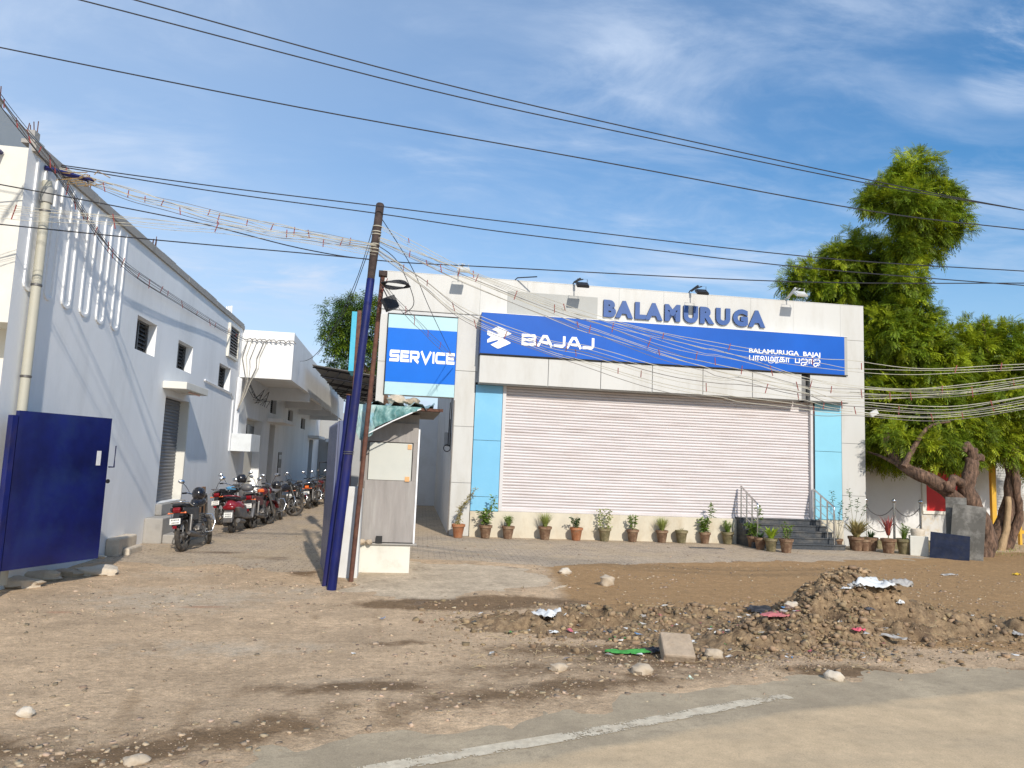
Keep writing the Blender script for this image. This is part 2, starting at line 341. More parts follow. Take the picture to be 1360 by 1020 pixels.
def gheight(x, y):
    h = .035*fbm(x, y, 5, .9)+.02*fbm(x+40, y, 3, 5.)
    h = h+.05*fbm(x, y, 2, .35)
    h = h+.05*np.exp(-((y-road_edge(x)-.7)/.45)**2)*(.5+fbm(x, y, 3, 1.5))
    def edge(h, d, top, k, na, ns):
        e = top-k*d+na*fbm(x+3.3, y, 5, ns)
        e = np.where(d > .3, np.minimum(e, top-.03), e)
        return h*(1-sstep(-.7, -.1, d))+e*sstep(-.7, -.1, d)
    h = edge(h, road_edge(x)-y-.12*blobroad(x, y), .012, .07, .055, 2.4)
    h = edge(h, sdist(x, y, LANE), .006, .05, .05, 1.9)
    h = edge(h, sdist(x, y, APRON), .014, .07, .05, 2.2)
    return h
def axis(lo, hi, step, far):
    a = list(np.arange(lo, hi, step)); s = step; L0 = a[0]; H0 = a[-1]; pre = []; post = []
    while L0 > -far: s *= 1.35; L0 -= s; pre.append(L0)
    s = step
    while H0 < far: s *= 1.35; H0 += s; post.append(H0)
    return np.array(pre[::-1]+a+post)
def grid(name, xs, ys, zf, mats, cols=None):
    X, Y = np.meshgrid(xs, ys); Z = zf(X, Y); nx, ny = len(xs), len(ys)
    v = np.stack([X.ravel(), Y.ravel(), Z.ravel()], 1); i = np.arange(nx*ny).reshape(ny, nx)
    f = np.stack([i[:-1, :-1].ravel(), i[:-1, 1:].ravel(), i[1:, 1:].ravel(), i[1:, :-1].ravel()], 1)
    o = npmesh(name, v, f, mats, smooth=True)
    if cols is not None:
        for nm, fn in cols.items():
            a = o.data.attributes.new(nm, 'FLOAT', 'POINT'); a.data.foreach_set('value', fn(X, Y).ravel().astype(np.float32))
    return o
def gmat(name, base, layers, rough=.95, bump=.6, bscale=30, nscale=2., extra=None):
    mt = bpy.data.materials.new(name); mt.use_nodes = True; nt = mt.node_tree; N = nt.nodes; L = nt.links; b = N['Principled BSDF']
    b.inputs['Roughness'].default_value = rough; b.inputs['Specular IOR Level'].default_value = .25
    tc = N.new('ShaderNodeTexCoord')
    def noise(s, d=6, r=.65, st=None):
        n = N.new('ShaderNodeTexNoise'); n.inputs['Scale'].default_value = s; n.inputs['Detail'].default_value = d; n.inputs['Roughness'].default_value = r
        if st:
            mp = N.new('ShaderNodeMapping'); mp.inputs['Scale'].default_value = st; L.new(tc.outputs['Object'], mp.inputs[0]); L.new(mp.outputs[0], n.inputs[0])
        else: L.new(tc.outputs['Object'], n.inputs[0])
        return n.outputs[0]
    def mr(f, a, c, lo=0., hi=1.):
        r = N.new('ShaderNodeMapRange'); r.inputs[1].default_value = a; r.inputs[2].default_value = c; r.inputs[3].default_value = lo; r.inputs[4].default_value = hi; L.new(f, r.inputs[0]); return r.outputs[0]
    def mix(a, c, f):
        x = N.new('ShaderNodeMix'); x.data_type = 'RGBA'
        for s, v in ((6, a), (7, c)):
            if isinstance(v, tuple): x.inputs[s].default_value = (*v, 1)
            else: L.new(v, x.inputs[s])
        L.new(f, x.inputs[0]) if not isinstance(f, float) else setattr(x.inputs[0], 'default_value', f); return x.outputs[2]
    def mul(a, c, op='MULTIPLY'):
        x = N.new('ShaderNodeMath'); x.operation = op; x.use_clamp = True
        for i, v in enumerate((a, c)):
            if isinstance(v, (int, float)): x.inputs[i].default_value = v
            else: L.new(v, x.inputs[i])
        return x.outputs[0]
    c = mix(tuple(v*.78 for v in base), tuple(v*1.18 for v in base), mr(noise(nscale), .32, .68)); c = mix(c, tuple(v*.66 for v in base), mr(noise(6.5, 10, .78, (1, 1.6, 1)), .5, .66, 0, .75)); c = mix(c, tuple(min(.8, v*1.4) for v in base), mr(noise(17, 6, .8), .60, .70, 0, .75))
    c = mix(c, tuple(v*.62 for v in base), mr(noise(42, 8, .8), .52, .70, 0, .75))
    H = noise(bscale, 8, .7)
    for nm, col, sharp in layers:
        at_ = N.new('ShaderNodeAttribute'); at_.attribute_name = nm
        f = mul(mul(at_.outputs['Fac'], mr(noise(3.3, 8, .7), 0, 1, -sharp, sharp), 'ADD'), 1.)
        f = mr(f, .35, .65); c = mix(c, mix(tuple(v*.75 for v in col), tuple(v*1.2 for v in col), noise(9, 6, .7)), f)
    if extra: c, H = extra(N, L, tc, c, H, mix, mr, noise, mul)
    for sc_, lo_, hi_ in ((5., .84, 1.13), (19, .80, 1.16), (75, .76, 1.2)) if 'asphalt' not in name else ((2.1, .90, 1.08), (90, .80, 1.15)):
        x = N.new('ShaderNodeMix'); x.data_type = 'RGBA'; x.blend_type = 'MULTIPLY'; x.inputs[0].default_value = 1.; L.new(c, x.inputs[6]); cb = N.new('ShaderNodeCombineColor'); v_ = mr(noise(sc_, 5, .8), .34, .66, lo_, hi_); [L.new(v_, cb.inputs[i]) for i in range(3)]; L.new(cb.outputs[0], x.inputs[7]); c = x.outputs[2]
    L.new(c, b.inputs['Base Color'])
    bn = N.new('ShaderNodeBump'); bn.inputs['Strength'].default_value = bump; bn.inputs['Distance'].default_value = .03; L.new(H, bn.inputs['Height']); L.new(bn.outputs[0], b.inputs['Normal'])
    return mt
def blob(pts):
    def fn(X, Y):
        r = np.zeros_like(X)
        for x, y, sx, sy_, a in pts: r = np.maximum(r, a*np.exp(-((X-x)/sx)**2-((Y-y)/sy_)**2))
        return r
    return fn
def brownzone(X, Y):
    ed = sdist(X, Y, [(2.3, 8.6), (2.9, 13.8), (5.7, 14.3), (9, 15.), (12.7, 16.), (16, 17.5), (40, 22), (40, 7), (9, 6.5), (5, 7.6)])
    return sstep(-.5, .5, ed)
def darkzone(X, Y):
    r = (Y-road_edge(X)); b = np.exp(-((r-.42)/.45)**2)*sstep(-5, -2, X)*(1-sstep(3., 4.2, X)*.6)*.72*(.75+1.3*fbm(X, Y, 3, .8))
    wob = .35*fbm(X+7, Y, 4, 1.3)
    b = np.maximum(b, blob([(2.2, 7.35, 1.6, .35, .8), (3.4, 7.2, 1.0, .4, .95), (4.0, 7.9, .5, .8, .9), (3.0, 9.2, 1.6, .25, .75), (.9, 9.6, 1.2, .35, 1.1), (6.5, 6.35, 1.8, .22, .8), (-.2, 6.1, 1.3, .3, .7), (.2, 7.6, .5, .2, .6)])(X+wob, Y+wob*.5))
    b = np.maximum(b, blob([(-2.9, 4.9, 1.3, .6, .8), (1.2, 6.6, 1.3, .5, .55), (2.8, 6.9, 1.5, .5, .75), (3.7, 8.0, .7, .45, .95), (4.5, 8.9, .7, .3, .9), (4.3, 6.5, .7, .25, .9), (5.2, 6.2, 1.1, .25, .8), (.6, 9.45, 1.3, .3, 1.), (1.8, 9.9, 1., .35, 1.), (-2.3, 13.6, .8, .35, .7), (-1.35, 11.9, .35, .5, .7), (-3.2, 14.2, .9, .25, .75)])(X, Y)); return b
def rutzone(X, Y):
    r = np.zeros_like(X)
    for off, x0, c in ((-.75, -2.1, .35), (.75, -2.1, .35), (-.5, -1.0, -.15), (.9, -1.0, -.15), (0., 6.5, .8)):
        t = (13-Y)/8.; xc = x0+off+c*t*2+.5*t*t; r = np.maximum(r, .46*np.exp(-((X-xc)/.13)**2)*sstep(-.1, .2, t)*sstep(1.15, .9, t)*(.5+1.6*fbm(X, Y, 3, .9)+.3))
    return r
def redzone(X, Y): return blob([(-2.2, 9.3, .5, .12, .6), (-3.6, 8.9, .25, .15, .55), (-1.2, 9.4, .4, .12, .45), (1.0, 8.6, .3, .2, .4), (-.6, 8.3, .3, .15, .4)])(X, Y)
def greyzone(X, Y):
    return blob([(-2.6, 9.8, 1.9, 1.3, .62), (-1.5, 7.4, 1.6, .6, .55), (-1.2, 10.4, .8, 1.0, .55), (-3.2, 11.6, 1.2, .9, .5), (-.3, 6.2, .8, .3, .6)])(X, Y)
G_DIRT = gmat('dry_tan_earth', (.60, .43, .27), [('brown', (.40, .245, .115), .28), ('grey', (.58, .46, .325), .5), ('red', (.46, .24, .14), .4), ('rut', (.40, .27, .155), .3), ('dark', (.23, .148, .08), .5)], bump=1., bscale=24, nscale=1.1)
gx = axis(-9, 20, .075, 900); gy = axis(2.2, 20, .075, 900)
tag(grid('ground', gx, gy, gheight, G_DIRT, {'brown': brownzone, 'grey': greyzone, 'dark': darkzone, 'red': redzone, 'rut': rutzone}), kind='structure')
def paver(N, L, tc, c, H, mix, mr, noise, mul):
    br = N.new('ShaderNodeTexBrick'); br.inputs['Scale'].default_value = 1.; br.inputs['Brick Width'].default_value = .22; br.inputs['Row Height'].default_value = .115
    br.inputs['Mortar Size'].default_value = .007; br.inputs['Mortar Smooth'].default_value = .3; br.inputs['Color1'].default_value = (.0, .0, .0, 1); br.inputs['Color2'].default_value = (1, 1, 1, 1); br.inputs['Mortar'].default_value = (.5, .5, .5, 1)
    mp = N.new('ShaderNodeMapping'); mp.inputs['Rotation'].default_value = (0, 0, R(2)); L.new(tc.outputs['Object'], mp.inputs[0]); L.new(mp.outputs[0], br.inputs[0])
    c = mix(c, (.45, .36, .27), mul(br.outputs['Color'], .55)); c = mix(c, (.13, .10, .075), mul(br.outputs['Fac'], mr(noise(.8), .35, .62, .25, 1.)))
    c = mix(c, (.47, .36, .235), mr(noise(.7, 8, .7), .46, .62, 0, .85))
    H2 = N.new('ShaderNodeMath'); H2.operation = 'MULTIPLY_ADD'; L.new(br.outputs['Fac'], H2.inputs[0]); H2.inputs[1].default_value = -.7; L.new(H, H2.inputs[2]); return c, H2.outputs[0]
G_PAVE = gmat('brick_pavers', (.53, .42, .30), [('dark', (.20, .14, .09), .5)], bump=.5, bscale=35, nscale=1.4, extra=paver)
def sheet(poly, top, fade=.12, jag=.25):
    def zf(X, Y):
        d = sdist(X, Y, poly)+.45; return np.where(d > fade, top, top-.09*(1-np.clip(d/fade, -2, 1)))
    return zf
tag(grid('brick_paving', np.arange(-5.4, 14.2, .11), np.arange(11.5, 52, .13), sheet(LANE, .006), G_PAVE, {'dark': darkzone}), kind='structure')
def crack(N, L, tc, c, H, mix, mr, noise, mul):
    c = mix(c, (.17, .115, .07), mr(noise(1.1, 10, .75), .58, .66, 0, .8)); return c, H
G_CONC = gmat('worn_concrete', (.56, .445, .31), [('dark', (.19, .13, .08), .6)], bump=.3, bscale=20, nscale=1.5, extra=crack)
tag(grid('concrete_apron', np.arange(-1., 3., .05), np.arange(9.4, 13.8, .05), sheet(APRON, .014, .05, .55), G_CONC, {'dark': darkzone}), kind='structure')
def roadz(X, Y):
    d = road_edge(X)-Y+.5; z = np.where(d > .05, .012, .012-.09*(1-np.clip(d/.05, -3, 1)))
    sp = blob([(5.6, 5.95, 1.9, .42, 1.)])(X, Y); return z-.0*sp
def dustband(X, Y):
    r = road_edge(X)-Y; return .75*sstep(.55, .9, r+.1*fbm(X, Y, 2, 1.))
def asph(N, L, tc, c, H, mix, mr, noise, mul):
    c = mix(c, (.37, .295, .20), mr(noise(.9, 6, .6, (1, 2.5, 1)), .45, .7, 0, .55)); c = mix(c, (.16, .125, .09), mr(noise(60, 4, .8), .56, .72, 0, .5)); return c, H
G_ROAD = gmat('dusty_asphalt', (.44, .355, .24), [('dust', (.60, .45, .28), .3)], rough=.95, bump=.35, bscale=90, nscale=1.2, extra=asph)
tag(grid('road', axis(-12, 16, .09, 300), np.concatenate([np.array([-300., -80, -30, -12, -5, -2, 0, 1.5, 2.4]), np.arange(2.8, 9.5, .06)]), roadz, G_ROAD, {'dust': dustband}), kind='structure')
# worn white line: broken flakes of paint
mk = MB()
A = Vector((-.6, 4.32, .0165)); B = Vector((3.35, 5.79, .0165)); D = (B-A).normalized(); Pn = Vector((-D.y, D.x, 0)); n = 1200
rows = 9; wl_ = .14
for i in range(n):
    t = (i+.5)/n; p = A+(B-A)*t; s = (B-A).length/n*.49
    for r_ in range(rows):
        o_ = (r_+.5)/rows-.5; q = p+Pn*(o_*wl_+.012*math.sin(t*9))
        k1 = fbm(np.array([q.x*9.]), np.array([q.y*9.]), 3, 1.)[0]; k2 = fbm(np.array([q.x*2.+5]), np.array([q.y*2.]), 3, 1.)[0]; k3 = fbm(np.array([i*.45]), np.array([r_*1.3]), 2, 1.)[0]
        if k1*.7+k2*.8+k3*.8 < -.26+.42*max(0, t-.55)+.22*abs(o_)*2*(abs(o_) > .3): continue
        w2 = wl_/rows*.49; mk.add([q-D*s-Pn*w2, q+D*s-Pn*w2, q+D*s+Pn*w2, q-D*s+Pn*w2], [(0, 1, 2, 3)])
tag(mk.build('road_marking', mat('worn_road_paint', (.60, .52, .385), .85, .15, 20, dirt=(.44, .35, .24), dscale=9, damt=.9)), kind='structure')

# ------------------------------------------------------------------ mounds, rubble, pebbles
def mound_h(blobs):
    def fn(X, Y):
        r = np.zeros_like(X)
        for x, y, sx, sy_, a in blobs: r = r+a*np.exp(-(((X-x)/sx)**2+((Y-y)/sy_)**2))
        return r
    return fn
BIG = mound_h([(5.42, 8.3, .72, .5, .47), (5.9, 8.1, .9, .5, .10), (4.9, 7.9, .8, .5, .16), (5.9, 8.3, .6, .45, .22), (6.6, 8.1, .7, .45, .16), (7.6, 8.0, .9, .4, .16), (4.2, 7.6, .7, .5, .14), (3.6, 7.35, .5, .35, .08), (8.8, 8.1, .9, .4, .12)])
LOW = mound_h([(1.35, 8.5, .5, .4, .11), (2.05, 8.45, .45, .38, .17), (2.8, 8.6, .6, .4, .12), (3.5, 8.8, .6, .4, .10), (4.1, 9.1, .6, .3, .09), (2.9, 7.9, .9, .4, .06)])
def moundz(Hf):
    def zf(X, Y):
        h = Hf(X, Y); k = sstep(.02, .15, h); b = 1-np.abs(2*fbm(X, Y, 5, 3.2))*2.4
        return h*1.0+k*(.15*(b-.7)+.10*np.abs(fbm(X+9, Y, 4, 5.5))+.07*fbm(X+9, Y, 3, 11.))-.045
    return zf
def clod(N, L, tc, c, H, mix, mr, noise, mul):
    vr = N.new('ShaderNodeTexVoronoi'); vr.inputs['Scale'].default_value = 14; L.new(tc.outputs['Object'], vr.inputs[0])
    c = mix(c, (.10, .06, .035), mr(vr.outputs['Distance'], .35, .8, 0, .5)); c = mix(c, (.09, .055, .035), mr(noise(1.6, 6, .7), .55, .7, 0, .8)); return c, H
G_CLOD = gmat('loose_soil', (.33, .228, .13), [], bump=1., bscale=18, nscale=3, extra=clod)
tag(grid('soil_mound', np.arange(2.9, 10.5, .035), np.arange(6.5, 9.6, .035), moundz(BIG), G_CLOD), 'tall brown heap of loose soil and rubbish beside the road', 'soil heap')
tag(grid('soil_ridge', np.arange(.2, 5.4, .035), np.arange(7.2, 10., .035), moundz(LOW), G_CLOD), 'low ridge of lumpy soil left of the tall heap, below the forecourt', 'soil heap')
def ico(sub=1):
    import bmesh
    bm = bmesh.new(); bmesh.ops.create_icosphere(bm, subdivisions=sub, radius=1.); v = np.array([x.co[:] for x in bm.verts]); f = np.array([[q.index for q in p.verts] for p in bm.faces]); bm.free(); return v, f
IV, IF = ico(1)
CV = np.array([(x, y, z) for x in (-.8, .8) for y in (-.8, .8) for z in (-.8, .8)]); CF = np.array([(0, 1, 3), (0, 3, 2), (4, 6, 7), (4, 7, 5), (0, 4, 5), (0, 5, 1), (2, 3, 7), (2, 7, 6), (0, 2, 6), (0, 6, 4), (1, 5, 7), (1, 7, 3)])
def chunks(name, P, S, mats, squash=(.45, .85), rough=.42, IV=CV, IF=CF):   # many stones in one mesh
    n = len(P); V = IV[None]*(1+rough*(rng.random((n, len(IV), 3))-.5)*2.1); sc = np.stack([S*rng.uniform(.7, 1.3, n), S*rng.uniform(.6, 1.1, n), S*rng.uniform(*squash, n)], 1)
    V = V*sc[:, None, :]; a = rng.uniform(0, 6.28, n); b = rng.uniform(-.5, .5, n); ca, sa, cb, sb = np.cos(a), np.sin(a), np.cos(b), np.sin(b)
    x = V[:, :, 0]; y = V[:, :, 1]; z = V[:, :, 2]; y, z = y*cb[:, None]-z*sb[:, None], y*sb[:, None]+z*cb[:, None]
    x, y = x*ca[:, None]-y*sa[:, None], x*sa[:, None]+y*ca[:, None]; V = np.stack([x, y, z], 2)+P[:, None, :]
    Fc = IF[None]+(np.arange(n)*len(IV))[:, None, None]; return npmesh(name, V.reshape(-1, 3), Fc.reshape(-1, 3), mats)
def scatter(n, zf, x0, x1, y0, y1, dens, smin, smax, pw=3.):
    out = []; S = []
    while len(out) < n:
        X = rng.uniform(x0, x1, 4000); Y = rng.uniform(y0, y1, 4000); k = rng.random(4000) < dens(X, Y); X = X[k]; Y = Y[k]; s = smin+(smax-smin)*rng.random(len(X))**pw; Z = zf(X, Y)
        for q in zip(X, Y, Z, s): out.append(q[:3]); S.append(q[3])
    return np.array(out[:n]), np.array(S[:n])
P_, S_ = scatter(14000, lambda X, Y: np.maximum(moundz(BIG)(X, Y), gheight(X, Y))+.004, 3.0, 10, 6.4, 9.5, lambda X, Y: np.clip(BIG(X, Y)*4, 0, 1)*(.12+.8*np.exp(-((X-4.6)/.85)**2))*(.4+1.2*(fbm(X, Y, 3, 2.)>0))+.02, .004, .042, 10)
tag(chunks('rubble', P_, S_, M_RUBB), 'clods and broken stones strewn over the tall soil heap', 'rubble', kind='stuff')
P_, S_ = scatter(7000, lambda X, Y: np.maximum(moundz(LOW)(X, Y), gheight(X, Y))+.004, .3, 5.2, 6.8, 9.9, lambda X, Y: np.clip(LOW(X, Y)*8, 0, 1)*.7*(.25+1.*(fbm(X, Y, 3, 2.)>0))+.05+.2*np.exp(-((X-3.6)/.8)**2-((Y-7.5)/.5)**2), .004, .045, 11)
tag(chunks('rubble', P_, S_, M_RUBB), 'clods and broken stones strewn over the low soil ridge', 'rubble', kind='stuff')
def pebd(X, Y):
    r = Y-road_edge(X); ok = (r > .03) & (sdist(X, Y, LANE) < 0)
    return np.where(ok, .035+.12*(fbm(X, Y, 3, 1.1) > .08)+.30*np.exp(-((r-.5)/.45)**2)*(.3+darkzone(X, Y)) + .10*greyzone(X, Y)*(fbm(X, Y, 3, 1.3) > .05) + .3*blob([(2.4, 7.0, 1.3, .4, 1), (-2.9, 4.9, 1.2, .6, 1)])(X, Y), 0)
P_, S_ = scatter(16000, lambda X, Y: gheight(X, Y)+.001, -8, 12, 3., 14.5, pebd, .004, .026, 6)
tag(chunks('pebbles', P_, S_, M_PEB, (.3, .6)), 'small pale pebbles and grit scattered over the bare earth', 'pebbles', kind='stuff')
P_, S_ = scatter(420, lambda X, Y: X*0+.012, -4.5, 12, 4., 17.3, lambda X, Y: np.where((road_edge(X)-Y < -.1) & (sdist(X, Y, LANE) > -.3), .3, 0)+np.where((Y < road_edge(X)) & (Y > road_edge(X)-.4), .5, 0), .004, .02, 3)
tag(chunks('grit', P_, S_, M_PEB, (.3, .6)), 'stray grit and stones lying on the brick paving and road edge', 'grit', kind='stuff')
# single stones anyone could pick up
def stone(name, p, r, m, label, cat='stone', rz=0., group=None, boxy=0.):
    mb = MB(); sd = random.random()*50
    def wp(q):
        k = 1+.22*math.sin(3.1*q.x+sd)*math.cos(2.7*q.y+sd*1.3)+.12*math.sin(7*q.z+5*q.x+sd)
        if boxy: mxx = max(abs(q.x), abs(q.y), abs(q.z)); q = q.lerp(q/mxx, boxy)
        return q*k
    mb.ell((0, 0, r[2]*.6), r, 14, 9, Matrix.Rotation(rz, 3, 'Z'), wp); o = mb.build(name, m, smooth=True); o.location = p; return tag(o, label, cat, group)
stone('stone', gat(750, 763), (.13, .09, .07), M_STONEL, 'pale rounded stone lying on the brown earth nearest the concrete', group='loose stones', rz=.3)
stone('brick_lump', gat(806, 777), (.10, .09, .09), M_STONE, 'squarish tan brick lump on the brown earth right of the pale stone', 'brick', boxy=.75, rz=.4, group='loose stones')
stone('stone', gat(130, 764), (.26, .16, .08), M_STONEL, 'broad flat stone on the earth just right of the blue gate', group='loose stones', boxy=.5)
stone('stone', gat(131, 753)+Vector((0, 0, .14)), (.10, .07, .03), M_STONEL, 'small thin stone lying on top of the broad flat stone by the gate', group='loose stones')
for i, (x, y, r, lb) in enumerate([(12, 780, (.34, .15, .09), 'leftmost pale stone of the row under the blue gate'), (48, 772, (.28, .14, .09), 'second pale stone from the left under the blue gate'), (85, 766, (.24, .13, .07), 'darker stone under the middle of the blue gate'), (112, 762, (.10, .09, .05), 'smallest stone under the right end of the blue gate')]):
    stone('stone', gat(x, y), r, M_STONEL if i < 2 else M_STONE, lb, group='loose stones')
for x, y, r, lb in [(742, 884, .075, 'round tan stone in front of the left end of the soil ridge'), (852, 889, .10, 'tan boulder standing left of the concrete block'), (1108, 889, .085, 'pale stone at the front foot of the tall soil heap'), (1052, 836, .075, 'pale yellow stone on the left slope of the tall soil heap'), (180, 1007, .07, 'tan stone in the dark grit at the bottom left'), (34, 941, .06, 'flat pale stone in the bare earth at the left edge'), (948, 868, .09, 'broken tan stone just right of the concrete block'), (1147, 813, .06, 'stone half buried in the crest side of the tall heap')]:
    g = gat(x, y, .05 if x < 1100 else .1); stone('stone', (g.x, g.y, max(0, BIG(np.array([g.x]), np.array([g.y]))[0]-.03)), (r, r*.8, r*.65), M_STONEL if 'pale' in lb else M_STONE, lb, group='loose stones')
mb = MB(); mb.box((-.155, -.16, 0), (.155, .16, .15)); o = mb.build('concrete_block', mat('pinkish_concrete', (.40, .31, .22), .9, .15, 8, .8, 30, dirt=(.26, .18, .11), dscale=5, damt=.7), bevel=.02); o.location = (2.84, 7.0, 0.03); o.rotation_euler = (R(30), R(2), R(-10)); tag(o, 'squared pinkish concrete block half buried in front of the soil ridge', 'block')

# crumpled litter
def cloth(name, p, sx, sy_, h, m, label, cat, rz=0., seed=0, slope=0.):
    n = 18; u = np.linspace(-1, 1, n); X, Y = np.meshgrid(u, u); nz = fbm(X+seed*3.3, Y+seed*5.1, 4, 1.4)
    r = np.hypot(X*(1+.5*fbm(X+seed, Y, 2, 1.)), Y*(1+.8*fbm(X, Y+seed, 2, 1.4)))
    XX = X*sx*(.8+nz*.9); YY = Y*sy_*(.8+1.1*fbm(X+seed*7, Y+3, 3, 1.5)); Z = h*(1-r*.6)*.5+h*2.6*np.abs(nz)+slope*Y
    v = np.stack([XX.ravel(), YY.ravel(), Z.ravel()], 1); i = np.arange(n*n).reshape(n, n)
    f = np.stack([i[:-1, :-1].ravel(), i[:-1, 1:].ravel(), i[1:, 1:].ravel(), i[1:, :-1].ravel()], 1)
    keep = (r[:-1, :-1].ravel() < 1.12); o = npmesh(name, v, f[keep], m, smooth=True); o.location = p; o.rotation_euler = (0, 0, rz)
    s = o.modifiers.new('thickness', 'SOLIDIFY'); s.thickness = .003; return tag(o, label, cat)
def onm(x, y, z=0):                                    # first point of the heaps under this line of sight
    d = FW+RT*((x-680)/F)+UP*((510-y)/F); T_ = np.linspace(5, 14, 1500); X = d.x*T_; Y = d.y*T_; Z = HC+d.z*T_
    Hh = np.maximum(np.maximum(moundz(BIG)(X, Y), moundz(LOW)(X, Y)), 0.); k = int(np.argmax(Z <= Hh)); return (float(X[k]), float(Y[k]), float(Hh[k])+.012)
cloth('white_sheet', onm(1158, 783, .50), .36, .17, .13, M_CLOTHW, 'dirty white plastic sheet crumpled on top of the tall soil heap', 'plastic sheet', .1, 1)
cloth('grey_bag', onm(1188, 785, .48), .28, .15, .12, M_CLOTHG, 'grey plastic bag crumpled right of the white sheet on the heap top', 'plastic bag', .2, 2)
cloth('clear_bag', onm(1136, 784, .48), .10, .10, .08, M_CLOTHG, 'thin clear bag standing up left of the white sheet on the heap', 'plastic bag', .2, 3)
cloth('white_cup', onm(1195, 804, .40), .07, .06, .04, M_CLOTHW, 'small crushed white cup on the right slope below the heap top', 'litter', .2, 4)
cloth('paper_scrap', onm(1122, 783, .42), .11, .05, .02, M_CLOTHW, 'narrow white paper strip left of the heap top', 'paper', .2, 5)
cloth('pink_rag', onm(1140, 840, .25), .09, .06, .04, mat('bright_pink', (.62, .10, .14), .7, .2, 9), 'bright pink rag in the front middle of the tall heap', 'rag', .2, 6)
cloth('pink_sheet', onm(1035, 820, .12), .30, .14, .03, M_PINK, 'faded maroon sheet spread behind the left foot of the tall heap', 'sheet', .3, 7)
cloth('grey_sack', onm(1175, 848, .24), .24, .10, .04, M_CLOTHG, 'torn grey sack trailing down the front of the tall heap', 'sack', -.6, 8)
cloth('grey_rag', onm(1152, 812, .38), .06, .12, .03, mat('dark_grey_cloth', (.10, .10, .11), .8, .2, 9), 'small dark grey rag hanging on the heap front', 'rag', .2, 9)
cloth('black_bag', onm(1010, 812, .06), .36, .18, .05, mat('black_polythene', (.03, .028, .028), .5, .4, 9), 'black polythene spread between the two soil heaps', 'plastic bag', .2, 10)
cloth('white_bag', onm(727, 822, .16), .15, .22, .11, M_CLOTHW, 'torn white bag leaning on the left lump of the soil ridge', 'plastic bag', .9, 11)
cloth('paper_scrap', onm(735, 842, .08), .08, .05, .03, M_CLOTHW, 'small white paper scrap below the torn white bag', 'paper', .2, 12)
cloth('green_leaves', onm(832, 869, .02), .26, .07, .04, M_GREENC, 'strip of green leafy waste in front of the soil ridge', 'leaf litter', -.1, 13)
cloth('blue_rag', gat(357, 968)+Vector((0, 0, .01)), .09, .035, .025, M_CLOTHB, 'bright blue rag on the dark grit near the bottom left', 'rag', .3, 14)
cloth('blue_rag', gat(1283, 876), .05, .03, .02, M_CLOTHB, 'tiny dark blue rag in the earth right of the tall heap', 'rag', .3, 15)
cloth('black_scrap', onm(868, 868, .02), .14, .09, .06, mat('black_polythene', (.03, .028, .028)), 'black plastic scrap touching the left side of the concrete block', 'plastic bag', .3, 16)
cloth('yellow_wrapper', gat(1350, 764), .12, .06, .05, mat('yellow_wrap', (.7, .45, .03), .5, .2, 8), 'yellow wrapper lying by the tree roots at the right edge', 'wrapper', .3, 17)
cloth('wrapper', gat(915, 905), .07, .05, .04, mat('multi_wrap', (.45, .55, .45), .5, .6, 25), 'small pale green and white wrapper below the concrete block', 'wrapper', .3, 18)
cloth('grey_litter', onm(1350, 845, .12), .08, .08, .05, M_CLOTHG, 'grey litter lump at the far right end of the heap', 'litter', .3, 19)
cloth('grey_litter', gat(1260, 764), .25, .10, .04, M_CLOTHG, 'grey polythene at the foot of the leaning stone slabs', 'litter', .3, 20)
mb = MB(); lits = [mat('litter_white', (.6, .6, .58), .6, .2, 9), mat('litter_blue', (.10, .22, .40), .6, .2, 9), mat('litter_pink', (.5, .13, .16), .6, .2, 9), mat('litter_green', (.10, .28, .08), .6, .2, 9), M_CLOTHG, mat('litter_black', (.03, .03, .03), .6, .2, 9)]
for i in range(240):
    mb.cur = random.choice([0, 0, 0, 1, 2, 3, 4, 4, 5, 5]); X = random.gauss(4.0, 1.7); Y = random.uniform(6.9, 9.1); z = max(moundz(BIG)(np.array([X]), np.array([Y]))[0], moundz(LOW)(np.array([X]), np.array([Y]))[0], .0)+.012; sz = random.uniform(.01, .035); P_ = [Vector((X+random.uniform(-sz, sz)*1.6, Y+random.uniform(-sz, sz)*1.3, z+random.uniform(0, sz))) for _ in range(5)]; mb.add(P_, [(0, 1, 2), (1, 2, 3), (2, 3, 4)])
tag(mb.build('litter', lits), 'tiny coloured scraps of paper and plastic mixed into the soil heaps', 'litter', kind='stuff')
# twigs and straw
mb = MB()
for i in range(260):
    X = random.uniform(.6, 8.5); Y = random.uniform(6.6, 9.); z = max(moundz(BIG)(np.array([X]), np.array([Y]))[0], moundz(LOW)(np.array([X]), np.array([Y]))[0], 0)+.012
    a = random.uniform(0, 6.3); l = random.uniform(.04, .2); mb.tube([(X, Y, z), (X+l*.5*math.cos(a), Y+l*.5*math.sin(a), z+random.uniform(0, .03)), (X+l*math.cos(a+.3), Y+l*math.sin(a+.3), z)], .0025, 4)
tag(mb.build('straw', mat('straw_twig', (.45, .35, .2), .9, .3, 5)), 'thin straw and twigs tangled over the rubbish heaps', 'straw', kind='stuff')
